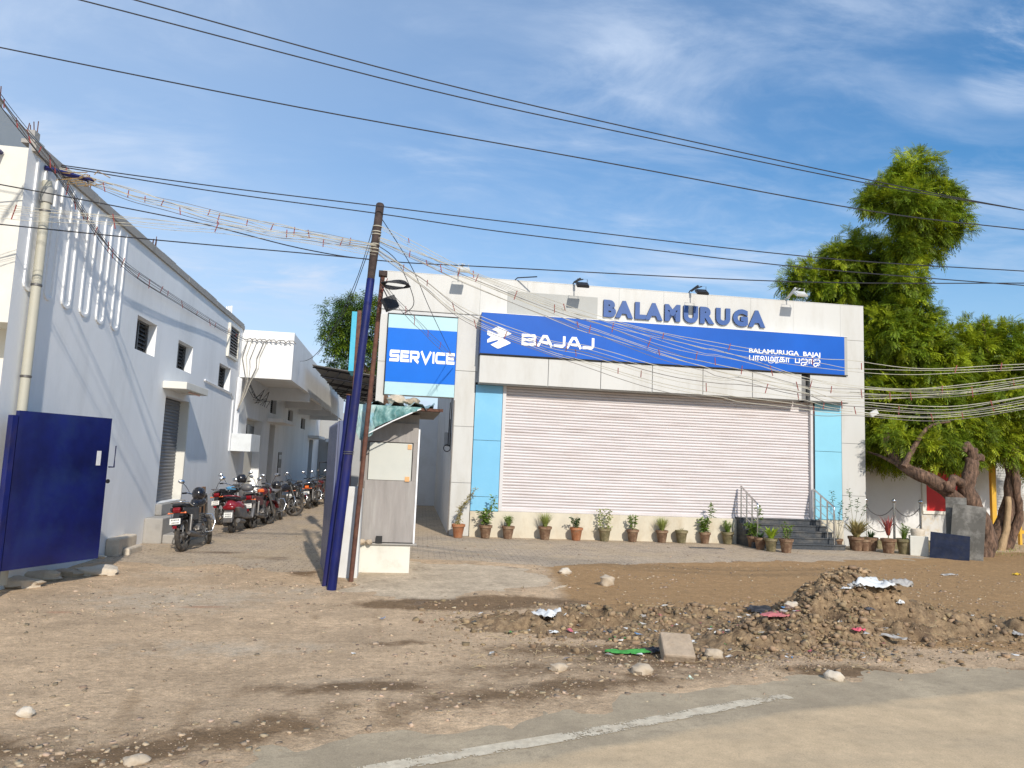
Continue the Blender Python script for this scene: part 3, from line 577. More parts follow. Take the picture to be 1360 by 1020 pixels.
# ------------------------------------------------------------------ showroom
FA = R(-1.2); PIV = Vector((6, 18.1, 0)); FRot = Matrix.Rotation(FA, 3, 'Z'); FO = PIV-FRot@Vector((6, 0, 0))
def froot(name, label, cat, group=None): return empty(name, FO, FA, label, cat, group)
def fl(px, py, d=0.):                                  # facade-local (x, z) on the plane y = -d
    r = FW+RT*((px-680)/F)+UP*((510-py)/F); o = FRot.transposed()@(Vector((0, 0, HC))-FO); q = FRot.transposed()@r
    t = (-d-o.y)/q.y; p = o+q*t; return p.x, p.z
b = froot('showroom_building', 'white panelled showroom with a closed wide roller shutter between light blue panels', 'showroom')
mb = MB(); mb.box((1.375, .5, 0), (12.64, 14, 6.1)); mb.box((-.6, .03, 3.46), (1.375, .26, 6.60)); mb.box((1.375, .03, 3.9), (12.66, .5, 6.60)); mb.box((1.375, .03, 0), (1.86, .5, 3.9)); mb.box((12.0, .03, 0), (12.66, .5, 3.9)); mb.box((-.6, .03, 0), (-.44, .24, 3.46))
mb.build('wall', mat('grey_side_wall', (.58, .58, .57), .8, .06, 1, .15, 40, dirt=(.36, .35, .32), dscale=.8, damt=.45), b)
def panels(name, xs, zs, y, mt, gap=.010, parent=b, d=.03, bev=.002):
    mb = MB()
    for i in range(len(xs)-1):
        for j in range(len(zs)-1): mb.box((xs[i]+gap/2, y, zs[j]+gap/2), (xs[i+1]-gap/2, y+d, zs[j+1]-gap/2))
    return mb.build(name, mt, parent, bevel=bev)
panels('column_cladding', [1.35, 1.885], [0.01, 1.33, 2.75, 4.17, 4.6], 0., M_ACP)
panels('column_cladding', [11.98, 12.68], [0.01, 1.36, 2.78, 4.20, 5.65], 0., M_ACP)
panels('edge_cladding', [-.62, -.41], [0.01, 1.6, 3.0, 4.3, 5.52], -.004, M_ACP)
panels('fascia_cladding', [-.62, 1.9, 3.14, 4.38, 5.62, 6.86, 8.1, 9.34, 10.58, 11.98, 12.68], [5.652, 6.63], 0., M_ACP, gap=.003)
panels('column_cladding', [1.35, 1.93], [4.17, 5.60], -.003, M_ACP)
mb = MB(); mb.box((-.62, .0, 6.632), (12.68, .30, 6.65)); mb.build('coping', M_ACP, b)
mb = MB(); gx0, gz0 = fl(674.5, 388); gx1, gz1 = fl(793, 424); mb.box((gx0, -.012, 5.70), (gx1, .0-.001, 6.34)); mb.build('blank_panel', M_GREYP, b, bevel=.002)
# canopy fascia under the long sign
mb = MB(); cx = [1.93, 3.70, 5.08, 6.46, 7.84, 9.22, 10.62]
for i in range(6): mb.box((cx[i]+.008, -.36, 3.86), (cx[i+1]-.008, -.33, 4.56))
mb.box((10.86, -.36, 3.86), (12.0, -.33, 4.56)); mb.build('canopy_panel', M_ACP, b, bevel=.003)
mb = MB(); mb.box((1.94, -.327, 3.84), (10.60, .0, 4.57)); mb.box((10.88, -.327, 3.84), (11.98, .0, 4.57)); mb.build('canopy_box', M_GREYP, b)
mb = MB(); mb.box((10.66, -.20, 3.87), (10.82, .0, 4.55)); mb.build('canopy_bracket', mat('bracket_steel', (.2, .2, .2), .5, .2, 8, metal=.4), b)
panels('blue_panel', [1.89, 2.60], [.64, 1.0, 2.42, 3.84], -.012, M_SKYP)
panels('blue_panel', [11.19, 11.975], [.70, 1.05, 2.53, 3.84], -.012, M_AQUA)
mb = MB(); mb.box((1.89, .022, .1), (2.6, .45, 3.86)); mb.box((11.19, .022, .1), (11.975, .45, 3.86)); mb.box((2.6, .30, .1), (11.19, .45, 3.86)); mb.build('backing_wall', M_DARK, b)
for xa, xb in ((2.602, 2.69), (11.06, 11.13)): MB().box((xa, -.03, .66), (xb, .10, 3.86)).build('shutter_guide', mat('guide_white', (.6, .58, .57), .5, .08, 5, dirt=(.4, .36, .33), dscale=5, damt=.4), b, bevel=.004)
mb = MB(); mb.box((11.132, .0, .66), (11.185, .08, 3.86)); mb.build('guide_recess', M_DARK, b)
vs = []; zs = 0.70; n = 42; p = (3.86-zs)/n
prof = []
for k in range(n):
    z = zs+k*p
    j_ = random.uniform(-.004, .004)
    for q in range(7):
        a = math.pi*q/7; prof.append((.075+j_-.020*math.sin(a)**.8, z+p*.90*q/7, k))
    prof.append((.080, z+p*.91, k)); prof.append((.090, z+p*.95, k))
nx_ = 40
for i in range(nx_+1):
    x = 2.69+(11.06-2.69)*i/nx_
    for y, z, kk in prof:
        o_ = float(fbm(np.array([x*.9+kk*7.7]), np.array([kk*3.1]), 3, 1.)[0]); vs.append((x, y+.010*o_, z+.010*o_+.006*math.sin(x*.8)))
k = len(prof); mb = MB(); mb.add(vs, [(c_*k+i, c_*k+i+1, (c_+1)*k+i+1, (c_+1)*k+i) for c_ in range(nx_) for i in range(k-1)])
sh = mb.build('roller_shutter', M_SHUT, b, smooth=False)
mb = MB(); mb.box((2.69, .03, .655), (11.06, .085, .72)); mb.build('bottom_rail', M_SHUT, sh)
mb = MB(); mb.box((1.89, -.06, 0), (8.95, .02, .635)); mb.box((11.2, -.06, 0), (11.975, .02, .69)); mb.box((2.6, -.05, .635), (8.95, .02, .652)); mb.build('plinth', M_PLINTH, b, bevel=.004)
mb = MB(); mb.tube([(1.36, -.03, .02), (1.36, -.03, 3.4)], .018, 6); mb.build('edge_pipe', M_WIREG, b)
# rear/top bits: side wall services
mb = MB(); mb.box((1.33, 1.3, 2.32), (1.375, 1.75, 3.0)); mb.box((1.20, 1.0, 2.25), (1.37, 1.22, 2.62)); mb.build('meter_box', mat('meter_grey', (.30, .31, .32), .5, .1, 5), b, bevel=.006)
mb = MB(); mb.torus(.09, .012, 'Y', 14, 6, c=(1.28, .95, 2.2)); mb.tube([(1.3, .9, 2.25), (1.3, .7, 3.4)], .012, 5); mb.tube([(1.34, .6, 2.25), (1.33, .55, 3.5)], .012, 5); mb.build('meter_wiring', M_WIRE, b)
# ---- steps
st = froot('entrance_steps', 'dark granite steps with five treads leading up to the roller shutter', 'steps')
for i in range(5):
    z1 = .14*(i+1); y0 = -1.05+.2*i; mb = MB(); mb.box((8.93, y0+.025, z1-.14), (11.40-.05*i, -.062, z1-.03)); mb.box((8.93, y0, z1-.028), (11.41-.05*i, -.058 if i < 4 else .06, z1)); mb.build('tread', M_GRANITE, st, bevel=.005)
def railing(x, label):
    r = froot('handrail', label, 'handrail', 'steel handrails of the showroom steps'); ys = [-.10, -.42, -.72, -1.02]; top = lambda y: 1.08+.40*(y+1.02)/.92
    mb = MB(); mb.tube([(x, -1.03, 1.08-.10), (x, -1.03, 1.06), (x, -1.0, 1.10), (x, -.10, 1.50), (x, -.08, 1.50)], .024, 10); mb.build('rail', M_STEEL, r, smooth=True)
    for i, y in enumerate(ys):
        mb = MB(); mb.tube([(x, y, .14*min(5, max(1, round((y+1.05)/.2+.5)))), (x, y, top(y))], .019, 10); mb.build('post', M_STEEL, r, smooth=True)
    for k in range(3):
        mb = MB(); dz = .22*(k+1); mb.tube([(x, -1.02, 1.10-dz), (x, -.10, 1.50-dz)], .009, 8); mb.build('bar', M_STEEL, r, smooth=True)
railing(9.04, 'steel handrail on the left side of the dark steps'); railing(11.10, 'steel handrail on the right side of the dark steps')
# ---- lettering helpers
def ribbon(mb, pts, t, y0, y1, closed=False):
    P = [Vector((p[0], p[1])) for p in pts]; n = len(P); Lp = []; Rp = []
    for i in range(n):
        a = P[i]-P[i-1] if (i > 0 or closed) else P[1]-P[0]; c = P[(i+1) % n]-P[i] if (i < n-1 or closed) else P[-1]-P[-2]
        a = a.normalized(); c = c.normalized(); na = Vector((-a.y, a.x)); nc = Vector((-c.y, c.x)); mm = na+nc
        mm = mm.normalized() if mm.length > 1e-6 else na; k = t/2/max(.35, mm.dot(na)); Lp.append(P[i]+mm*k); Rp.append(P[i]-mm*k)
    for i in range(n-(0 if closed else 1)):
        j = (i+1) % n; q = [Rp[i], Rp[j], Lp[j], Lp[i]]; mb.poly([(v.x, v.y) for v in q], y0, y1)
def glyph(ch, t=.24, w=1.):
    h = t/2; T = 1-h
    G = {'S': [[(w, T), (h+.05, T), (h, T-.08), (h, .54), (h+.05, .5), (w-h-.05, .5), (w-h, .46), (w-h, h+.06), (w-h-.05, h), (0, h)]],
         'E': [[(w, T), (h, T), (h, h), (w, h)], [(t, .5), (w*.93, .5)]],
         'R': [[(h, 0), (h, T), (w-h-.1, T), (w-h, T-.1), (w-h, .52), (w-h-.1, .42), (t, .42)], [(w*.5, .32), (w-.1, 0)]],
         'V': [[(h*.8, 1), (w/2, .04), (w-h*.8, 1)]], 'I': [[(h, 0), (h, 1)]],
         'C': [[(w, T), (h+.12, T), (h, T-.12), (h, h+.12), (h+.12, h), (w, h)]],
         'B': [[(h, 0), (h, T), (w-h-.08, T), (w-h, T-.08), (w-h, .60), (w-h-.06, .52), (t, .52)], [(w-h-.1, .46), (w-h*.8, .40), (w-h*.8, h+.07), (w-h-.1, h), (t, h)]],
         'A': [[(h*.7, 0), (w*.40, T), (w*.60, T), (w-h*.7, 0)], [(w*.30, .33), (w*.72, .33)]],
         'J': [[(w-h, 1), (w-h, h+.14), (w-h-.16, h), (0, h)]]}
    return G[ch]
def word(parent, items, x0, z0, h, total, y, t=.24, name='letter', m=M_WHITE, gap=.10):
    tw = sum(wd for _, wd in items)+gap*(len(items)-1); sx = total/tw; x = x0
    for ch, wd in items:
        mb = MB()
        for k, s in enumerate(glyph(ch, t*1., wd if ch != 'I' else t)):
            pts = [(x+p[0]*sx, z0+p[1]*h) for p in s]
            # stroke width scaled between axes: draw in unit space then scale
            m2 = MB(); ribbon(m2, s, t, y-.010-.0012*k, y); mb.add([(x+v[0]*sx, v[1], z0+v[2]*h) for v in m2.v], m2.f)
        mb.build(name, m, parent); x += (wd+gap)*sx
def textmesh(s, size, off=.0, ext=.0, bevel=0.):
    c = bpy.data.curves.new('t', 'FONT'); c.body = s; c.size = size; c.offset = off*size; c.extrude = ext; c.resolution_u = 4
    o = bpy.data.objects.new('t', c); COL.objects.link(o); bpy.context.view_layer.update(); dg = bpy.context.evaluated_depsgraph_get(); me = bpy.data.meshes.new_from_object(o.evaluated_get(dg))
    bpy.data.objects.remove(o); bpy.data.curves.remove(c); return me
def mdims(me):
    xs = [v.co.x for v in me.vertices]; ys = [v.co.y for v in me.vertices]; return min(xs), max(xs), min(ys), max(ys)
def uptext(me, sx, sz, x, y, z):                       # text plane XY -> facade plane XZ, facing -Y
    for v in me.vertices: a = v.co.copy(); v.co = (x+a.x*sx, y-a.z, z+a.y*sz)
    me.update()
# ---- long sign
s = froot('long_signboard', 'long blue signboard with white emblem and lettering above the shutter', 'signboard')
mb = MB(); mb.box((1.93, -.40, 4.60), (11.84, -.0, 5.645)); mb.build('board', M_BLUE, s, bevel=.004)
mb = MB(); mb.box((1.925, -.405, 4.575), (11.93, -.02, 4.598)); mb.build('bottom_trim', M_DARK, s)
mb = MB(); mb.box((11.842, -.39, 4.60), (11.93, -.0, 5.645)); mb.build('end_cap', M_GREYP, s, bevel=.003)
mb = MB(); mb.box((1.93, -.405, 5.647), (11.93, .0, 5.656)); mb.build('top_trim', M_WHITE, s)
EM = [(255, 235), (370, 178), (598, 300), (598, 320), (430, 388), (585, 475), (585, 490), (375, 582), (345, 582), (222, 512), (370, 445), (345, 428), (165, 478), (165, 420), (235, 372), (165, 330), (165, 262), (185, 258), (340, 325), (372, 310)]
mb = MB(); mb.poly([fl(635+u/13.6, 420+v/13.6, .41) for u, v in EM][::-1], -.412, -.4005); mb.build('emblem', M_WHITE, s)
x0, z0 = fl(692.5, 458, .41); x1, z1 = fl(789.5, 449, .41); _, zt = fl(692.5, 443.5, .41)
word(s, [('B', 1.42), ('A', 1.55), ('J', 1.15), ('A', 1.55), ('J', 1.15)], x0, z0-.01, zt-z0+.02, x1-x0, -.4005, t=.25, gap=.07)
x0, z0 = fl(995, 467.8, .41); x1, _ = fl(1089.5, 470, .41); _, zt = fl(995, 460.6, .41)
me = textmesh('BALAMURUGA  BAJAJ', 1, .022, .004); a0, a1, b0, b1 = mdims(me); uptext(me, (x1-x0)/(a1-a0), (zt-z0)/(b1-b0)*1.08, x0-a0*(x1-x0)/(a1-a0), -.406, z0-.004); me.materials.append(M_WHITE)
o = bpy.data.objects.new('small_lettering', me); COL.objects.link(o); o.parent = s
_, zt2 = fl(995, 471.5, .41); _, zb2 = fl(995, 478, .41)
full = 'பாலமரகா  பஜாஜ்'; me = textmesh(full, 1, .016, .004); a0, a1, b0, b1 = mdims(me); sx = (x1-x0)/(a1-a0); sz = (zt2-zb2)/.56*.95
def tw(t): m_ = textmesh(t, 1, 0, 0); d = mdims(m_); bpy.data.meshes.remove(m_); return d[1]
w1, w2 = tw('பாலம'), tw('பாலமர'); wa = tw('பால')
uptext(me, sx, sz, x0-a0*sx, -.406, zb2); me.materials.append(M_WHITE)
o = bpy.data.objects.new('small_lettering', me); COL.objects.link(o); o.parent = s
mb = MB()
for e0, e1 in ((wa, w1), (w1, w2)):
    cxx = x0+((e0+e1)/2-a0)*sx+.01; rx = (e1-e0)*sx*.46; arc = [(cxx+rx*math.cos(q)+.01, zb2+.02+rx*.8*math.sin(q)) for q in [R(a) for a in range(-190, 41, 23)]]
    ribbon(mb, arc, .013, -.4105, -.4015)
mb.build('small_lettering', M_WHITE, s)
# ---- raised letters
s = froot('raised_lettering', 'raised dark blue capital letters fixed on the white parapet', 'lettering')
x0, z0 = fl(800.5, 421, .06); x1, z1 = fl(1019, 431, .06); _, zt = fl(800.5, 396.5, .06); z0 += .05; zt += .03; T = 'BALAMURUGA'
big = textmesh(T, 1, .07, 0); A0, A1, B0, B1 = mdims(big); bpy.data.meshes.remove(big); sx = (x1-x0)/(A1-A0+.075*9); sz = (zt-z0)/(B1-B0)
for i, ch in enumerate(T):
    wp = textmesh(T[:i+1], 1, 0, 0); e = mdims(wp)[1]; bpy.data.meshes.remove(wp); me = textmesh(ch, 1, .066, .028); d = mdims(me); left = e-(d[1]-.066)
    w_l = d[0]+d[1]; uptext(me, sx*.90, sz, x0+(left-A0+.075*i+.05*w_l)*sx, -.034, z0); me.materials.append(M_LETTER); me.materials.append(M_LETSIDE)
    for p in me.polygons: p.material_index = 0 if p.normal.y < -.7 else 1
    me.validate(); o = bpy.data.objects.new('letter', me); COL.objects.link(o); o.parent = s
# ---- service sign
s = froot('service_sign', 'blue and pale aqua panel with white service lettering above the side passage', 'sign')
x0, x1 = -.405, 1.345
MB().box((x0, -.03, 5.17), (x1, -.0, 5.52)).build('pale_band', M_PALE, s); MB().box((x0, -.03, 3.47), (x1, -.0, 3.79)).build('pale_band', M_PALE, s)
mb = MB(); mb.box((x0, -.034, 3.792), (x1, .0, 5.168)); mb.build('blue_field', M_LBLUE, s)
mb = MB(); mb.box((-.43, -.04, 3.46), (-.407, .0, 5.55)); mb.box((-.43, -.04, 5.522), (1.36, .0, 5.545)); mb.build('frame', M_DARK, s)
ax, az = fl(517, 478.5, .045); bx, bz = fl(603.5, 481, .045); _, at_ = fl(517, 464.5, .045)
word(s, [('S', 1.3), ('E', 1.15), ('R', 1.25), ('V', 1.5), ('I', .27), ('C', 1.3), ('E', 1.15)], ax, az-.02, at_-az+.03, bx-ax, -.0342, t=.27, gap=.12)
# ---- floodlights on the parapet
def flood(x, z, m, label, thin=False, g='floodlights leaning out over the parapet'):
    r = froot('floodlight', label, 'floodlight', g)
    mb = MB(); mb.tube([(x-.14, .10, 6.62), (x-.10, -.02, 6.72), (x+.02, -.50, z+.17)], .012 if thin else .016, 6); mb.tube([(x-.09, -.06, 6.70), (x-.02, -.34, z+.22)], .02 if thin else .035, 6); mb.build('arm', m, r)
    mb = MB(); mb.tube([(x-.13, -.52, z+.02), (x-.13, -.52, z+.17), (x+.13, -.52, z+.17), (x+.13, -.52, z+.02)], .007, 5); mb.build('bracket', m, r)
    mb = MB(); M = Matrix.Rotation(R(35), 3, 'X'); mb.box((-.16, -.11, -.028), (.16, .11, .028)); mb.box((-.13, -.09, .028), (.13, .09, .05)); mb.v = [tuple(M@Vector(v)+Vector((x, -.56, z))) for v in mb.v]; mb.build('lamp_head', m, r, bevel=.006)
    mb = MB(); mb.box((-.14, -.095, -.034), (.14, .095, -.029)); mb.v = [tuple(M@Vector(v)+Vector((x, -.56, z))) for v in mb.v]; mb.build('lens', mat('lamp_glass', (.5, .5, .48), .2, .05, 5), r)
flood(4.48, 6.50, M_BLACK, 'black floodlight above the grey blank panel'); flood(7.70, 6.55, M_BLACK, 'black floodlight above the middle of the raised blue letters')
ML = mat('pale_lamp_metal', (.55, .55, .52), .5, .1, 5); flood(10.48, 6.70, ML, 'pale floodlight near the right end of the parapet'); flood(1.40, 6.66, ML, 'thin pale floodlight near the left end of the parapet', True)
r = froot('bare_arm', 'bare black lamp arm leaning over the parapet left of the blank panel', 'lamp arm'); mb = MB(); mb.tube([(2.72, .1, 6.58), (2.85, -.05, 6.70), (3.3, -.45, 6.66)], .016, 6); mb.build('arm', M_BLACK, r)

# ------------------------------------------------------------------ potted plants
POTP = [(0, 0), (.105, 0), (.108, .01), (.145, .25), (.150, .255), (.168, .26), (.172, .32), (.155, .325), (.148, .29), (.0, .275)]
def pot(parent, m, s=1., sz=1.):
    mb = MB(); mb.lathe([(r*s*random.uniform(.99, 1.01), z*sz) for r, z in POTP[:-2]]+[(.145*s, .29*sz)], 20); p = mb.build('pot', m, parent, smooth=True)
    mb = MB(); mb.lathe([(.147*s, .285*sz), (.1*s, .30*sz), (.0, .305*sz)], 14); mb.build('soil', M_SOILP, p)
def leaf(mb, p, d, l, wd, droop=.25, up=None):
    d = d.normalized(); a = Vector((0, 0, 1)); s = d.cross(a); s = s.normalized() if s.length > .01 else Vector((1, 0, 0)); s = (s*math.cos(r_ := random.uniform(-.9, .9))+s.cross(d)*math.sin(r_))
    m1 = p+d*l*.45+Vector((0, 0, -droop*l*.15)); e = p+d*l+Vector((0, 0, -droop*l)); mb.add([p, m1+s*wd/2, e, m1-s*wd/2], [(0, 1, 2, 3)])
def rdir(zmin=-.2, zmax=1.):
    z = random.uniform(zmin, zmax); q = random.uniform(0, 6.283); r = math.sqrt(max(0, 1-z*z)); return Vector((r*math.cos(q), r*math.sin(q), z))
def bush(mb, sm, h, w, n, l, wd, z0=.29, stems=4, lean=(0, 0)):
    for k in range(stems):
        q = random.uniform(0, 6.3); tip = Vector((w*.6*math.cos(q)*random.random()+lean[0], w*.6*math.sin(q)*random.random()+lean[1], z0+h*random.uniform(.7, 1.)))
        b0 = Vector((.03*math.cos(q), .03*math.sin(q), z0)); mid = (b0+tip)/2+Vector((random.uniform(-.03, .03), 0, .02)); sm.tube([b0, mid, tip], [.006, .005, .003], 5)
        for i in range(n//stems):
            t = random.uniform(.15, 1); p = b0.lerp(mid, t*2) if t < .5 else mid.lerp(tip, t*2-1); leaf(mb, p, rdir(), l*random.uniform(.6, 1.2), wd)
def blades(mb, n, h, w, wd, z0=.28, curl=.5):
    for i in range(n):
        q = random.uniform(0, 6.3); o_ = random.uniform(.2, 1.); d = Vector((math.cos(q), math.sin(q), 0)); s = Vector((-d.y, d.x, 0)); hh = h*random.uniform(.6, 1.); pts = []
        for t in (0, .35, .7, 1): pts.append(d*(.03+w*o_*(t**1.6))+Vector((0, 0, z0+hh*(t-curl*.35*o_*t*t))))
        for a, c, wa, wb in ((0, 1, 1, .9), (1, 2, .9, .6), (2, 3, .6, .05)): mb.add([pts[a]-s*wd*wa/2, pts[a]+s*wd*wa/2, pts[c]+s*wd*wb/2, pts[c]-s*wd*wb/2], [(0, 1, 2, 3)])
PG = 'potted plants lined up along the showroom plinth'
def plant(p, kind, m, label, s=1., rz=0., g=PG):
    r = empty('potted_plant', p, rz, label, 'potted plant', g); pot(r, m, s, s); mb = MB(); sm = MB(); lm = M_PGREEN; o = None
    z0 = .285*s
    if kind == 'drytall':
        lm = M_PDRY
        for k in range(5):
            a = Vector((random.uniform(-.04, .04), random.uniform(-.03, .03), z0)); e = Vector((.10+.32*random.uniform(.7, 1.), random.uniform(-.08, .08), z0+.95*random.uniform(.75, 1.05))); c = Vector((.0+random.uniform(-.02, .06), 0, z0+.42)); sm.tube([a, c, e], [.009, .006, .003], 5)
            for i in range(46): t = random.random(); p_ = a.lerp(c, t*2) if t < .5 else c.lerp(e, t*2-1); leaf(mb, p_+rdir()*.03, rdir(-.6, .6), .085, .026)
    elif kind == 'leafy': bush(mb, sm, .46*s, .30, 190, .13, .055, z0, 6); [sm.tube([(0, 0, z0), (.12, 0, z0+.45), (.22, 0, z0+.72)], [.006, .005, .003], 5)]; [leaf(mb, Vector((.12+.1*random.random(), random.uniform(-.05, .05), z0+.4+.35*random.random())), rdir(), .11, .04) for i in range(46)]
    elif kind == 'grass': blades(mb, 240, .44*s, .26, .009, z0, .3); lm = M_PGRASS; [sm.tube([(0, 0, z0-.02), (0, 0, z0+.03)], .02, 5)]
    elif kind == 'mixgrass': blades(mb, 100, .38*s, .20, .010, z0, .3); bush(mb, sm, .36*s, .26, 110, .07, .03, z0, 4)
    elif kind == 'spread': bush(mb, sm, .34*s, .46, 150, .085, .045, z0, 8); lm = M_PDARK
    elif kind == 'twin':
        for dx in (-.10, .10):
            sm.tube([(dx*.5, 0, z0), (dx, 0, z0+.3), (dx*1.2, 0, z0+.5)], .006, 5)
            for i in range(80): leaf(mb, Vector((dx+random.gauss(0, .04), random.gauss(0, .03), z0+.5*random.random())), rdir(), .08, .04)
        lm = M_PGRASS
    elif kind == 'sparse': bush(mb, sm, .44*s, .30, 130, .09, .04, z0, 5)
    elif kind == 'empty': [sm.tube([(random.uniform(-.06, .06), 0, z0), (random.uniform(-.08, .08), 0, z0+.10)], .003, 4) for _ in range(7)]; blades(mb, 12, .1, .05, .008, z0); lm = M_PDRY
    elif kind == 'palm': blades(mb, 26, .42*s, .30, .075, z0, .55); lm = mat('yellow_green_leaf', (.30, .40, .03), .5, .2, 6, island=.2, trans=.35); [sm.tube([(0, 0, z0-.02), (0, 0, z0+.05)], .03, 6)]
    elif kind == 'spiky': blades(mb, 150, .56*s, .46, .045, z0, .6); lm = M_PDRY; [sm.tube([(0, 0, z0-.02), (0, 0, z0+.06)], .05, 6)]
    elif kind == 'aloe': blades(mb, 40, .24*s, .2, .03, z0, .5); lm = M_PDARK; [sm.tube([(0, 0, z0-.02), (0, 0, z0+.04)], .03, 6)]
    elif kind == 'red': sm.tube([(0, 0, z0), (0, 0, z0+.25)], .014, 6); blades(mb, 17, .56*s, .34, .042, z0+.12, .45); lm = M_PRED
    elif kind == 'thin':
        for dx, hh in ((-.16, 1.25), (.12, 1.0), (.34, .85)):
            sm.tube([(0, 0, z0), (dx*.4, 0, z0+hh*.5), (dx, 0, z0+hh)], [.007, .005, .003], 5)
            for i in range(26): t = .65+.35*random.random(); leaf(mb, Vector((dx*t, random.gauss(0, .02), z0+hh*t)), rdir(-.1, .9), .10, .028)
        lm = M_PDARK
    if sm.v: sm.build('stem', mat('plant_stem', (.20, .17, .08), .8, .2, 9), r)
    mb.build('foliage', lm, r)
PL = [(607, 713, 'drytall', M_TERRAO, 'clay pot with a tall dry plant leaning right, at the left column', 1.0), (643, 714, 'leafy', M_TERRA, 'pot with the tallest bushy green plant, below the left blue panel', .98), (673, 715, 'mixgrass', M_TERRA, 'brown pot of short yellowish stems, left end of the plinth', .95), (725, 718, 'grass', M_TERRA, 'brown pot with a fan of fine grass', 1.0), (767, 719, 'spread', M_TERRAO, 'bright orange pot with dark leaves spreading sideways', .98), (805, 720, 'twin', M_TERRAG, 'mossy pot with two upright leafy stems', 1.0), (840, 720, 'sparse', M_TERRA, 'pot with a loose light green shrub, right of the two stemmed plant', .95), (876, 720, 'grass', M_TERRA, 'brown pot of fine grass beside the nearly empty pot', .95), (903, 721, 'empty', M_TERRAG, 'mossy pot that holds almost no plant', .98), (935, 722, 'leafy', M_TERRA, 'pot with small round leaves, right of the nearly empty pot', .88), (970, 724, 'mixgrass', M_TERRAG, 'pot with withered stems just left of the steps', .95)]
for x, y, k, m, lb, s_ in PL: g = gat(x, y); plant((g.x, 17.82, .012), k, m, lb, s_, random.uniform(-.3, .3) if k != 'drytall' else 0)
g2 = 'potted plants crowded at the foot of the steps'
for X, Y, k, m, lb, s_ in [(8.98, 17.2, 'leafy', M_TERRA, 'pot with fresh green leaves in front of the left handrail', .85), (8.93, 16.72, 'aloe', M_TERRA, 'low brown pot behind the yellow green palm leaves', .9), (9.05, 16.42, 'palm', M_TERRAG, 'pot with broad yellow green palm leaves by the steps', .95), (9.32, 16.2, 'sparse', M_TERRA, 'clay pot with thin green sprigs nearest the steps, frontmost', 1.0)]: plant((X, Y, .012), k, m, lb, s_, 0, g2)
g3 = 'potted plants right of the steps'
for X, Y, k, m, lb, s_ in [(11.72, 17.0, 'spiky', M_TERRA, 'pot bursting with long pale spiky leaves right of the steps', 1.05), (11.9, 17.35, 'thin', M_TERRA, 'pot with tall thin stems carrying leaves only at the tips', 1.0), (11.35, 17.25, 'thin', M_TERRA, 'pot with a single wispy stem tucked beside the right handrail', .8), (12.14, 17.03, 'aloe', M_TERRA, 'pot of short aloe left of the red leaved plant', 1.05), (12.32, 16.60, 'red', M_TERRA, 'pot with a red leaved cordyline in front of the chain posts', 1.1), (12.68, 16.50, 'mixgrass', M_TERRAG, 'mossy pot of green shoots beside the cream block', 1.15), (11.92, 16.98, 'empty', M_TERRA, 'dark low pot half hidden behind the spiky plant', .9)]: plant((X, Y, .012), k, m, lb, s_, 0, g3)
# ------------------------------------------------------------------ long white building on the left
XW = -4.85
def xp(px, py, X=XW):
    d = FW+RT*((px-680)/F)+UP*((510-py)/F); t = X/d.x; return d.y*t, HC+d.z*t
wb = empty('warehouse_building', (0, 0, 0), 0, 'long whitewashed building with small louvred windows along the left of the lane', 'building')
def holed(name, y0, y1, z0, z1, holes, X, depth, mt, parent, thick=.5):
    ys = sorted({y0, y1, *[h[0] for h in holes], *[h[1] for h in holes]}); zs = sorted({z0, z1, *[h[2] for h in holes], *[h[3] for h in holes]}); mb = MB()
    for i in range(len(ys)-1):
        for j in range(len(zs)-1):
            cy_, cz = (ys[i]+ys[i+1])/2, (zs[j]+zs[j+1])/2
            if any(h[0] < cy_ < h[1] and h[2] < cz < h[3] for h in holes): continue
            mb.add([(X, ys[i], zs[j]), (X, ys[i+1], zs[j]), (X, ys[i+1], zs[j+1]), (X, ys[i], zs[j+1])], [(0, 1, 2, 3)])
    for a, c, e, g in [h[:4] for h in holes]:
        mb.add([(X, a, e), (X, c, e), (X, c, g), (X, a, g), (X-depth, a, e), (X-depth, c, e), (X-depth, c, g), (X-depth, a, g)], [(0, 1, 5, 4), (1, 2, 6, 5), (2, 3, 7, 6), (3, 0, 4, 7)])
    o = mb.build(name, mt, parent); return o
DR = (15.92, 17.66, .74, 2.98)
H1 = [(13.9, 14.98, 3.67, 4.30), (16.43, 17.55, 3.64, 4.26), (20.12, 21.45, 3.6, 4.24), DR]
H2 = [(24.2, 26.9, .12, 3.0), (28.5, 29.7, .12, 3.0), (28.3, 29.6, 3.42, 4.05), (32.8, 34.3, 3.32, 3.87), (37.2, 38.9, 3.2, 3.75), (41.2, 43.0, .1, 2.75)]
holed('wall', 9.62, 22.62, -.1, 5.68, H1, XW, .21, W_WALL, wb); holed('wall', 22.62, 46, -.1, 5.45, H2, XW, .3, W_WALL, wb)
mb = MB(); mb.add([(XW, 9.62, -.1), (-9, 9.62, -.1), (-9, 9.62, 2.85), (XW, 9.62, 2.85)], [(0, 1, 2, 3)]); mb.add([(XW, 9.62, 3.34), (-9, 9.62, 3.34), (-9, 9.62, 5.60), (XW, 9.62, 5.60)], [(0, 1, 2, 3)])
mb.add([(XW-.001, 9.62, 2.85), (-9, 9.62, 2.85), (-9, 10.2, 2.85), (XW-.001, 10.2, 2.85)], [(0, 1, 2, 3)]); mb.add([(XW-.001, 9.62, 3.34), (-9, 9.62, 3.34), (-9, 10.2, 3.34), (XW-.001, 10.2, 3.34)], [(0, 1, 2, 3)]); mb.add([(XW-.25, 10.2, 2.85), (-9, 10.2, 2.85), (-9, 10.2, 3.34), (XW-.25, 10.2, 3.34)], [(0, 1, 2, 3)])
mb.build('front_wall', W_CREAM, wb)
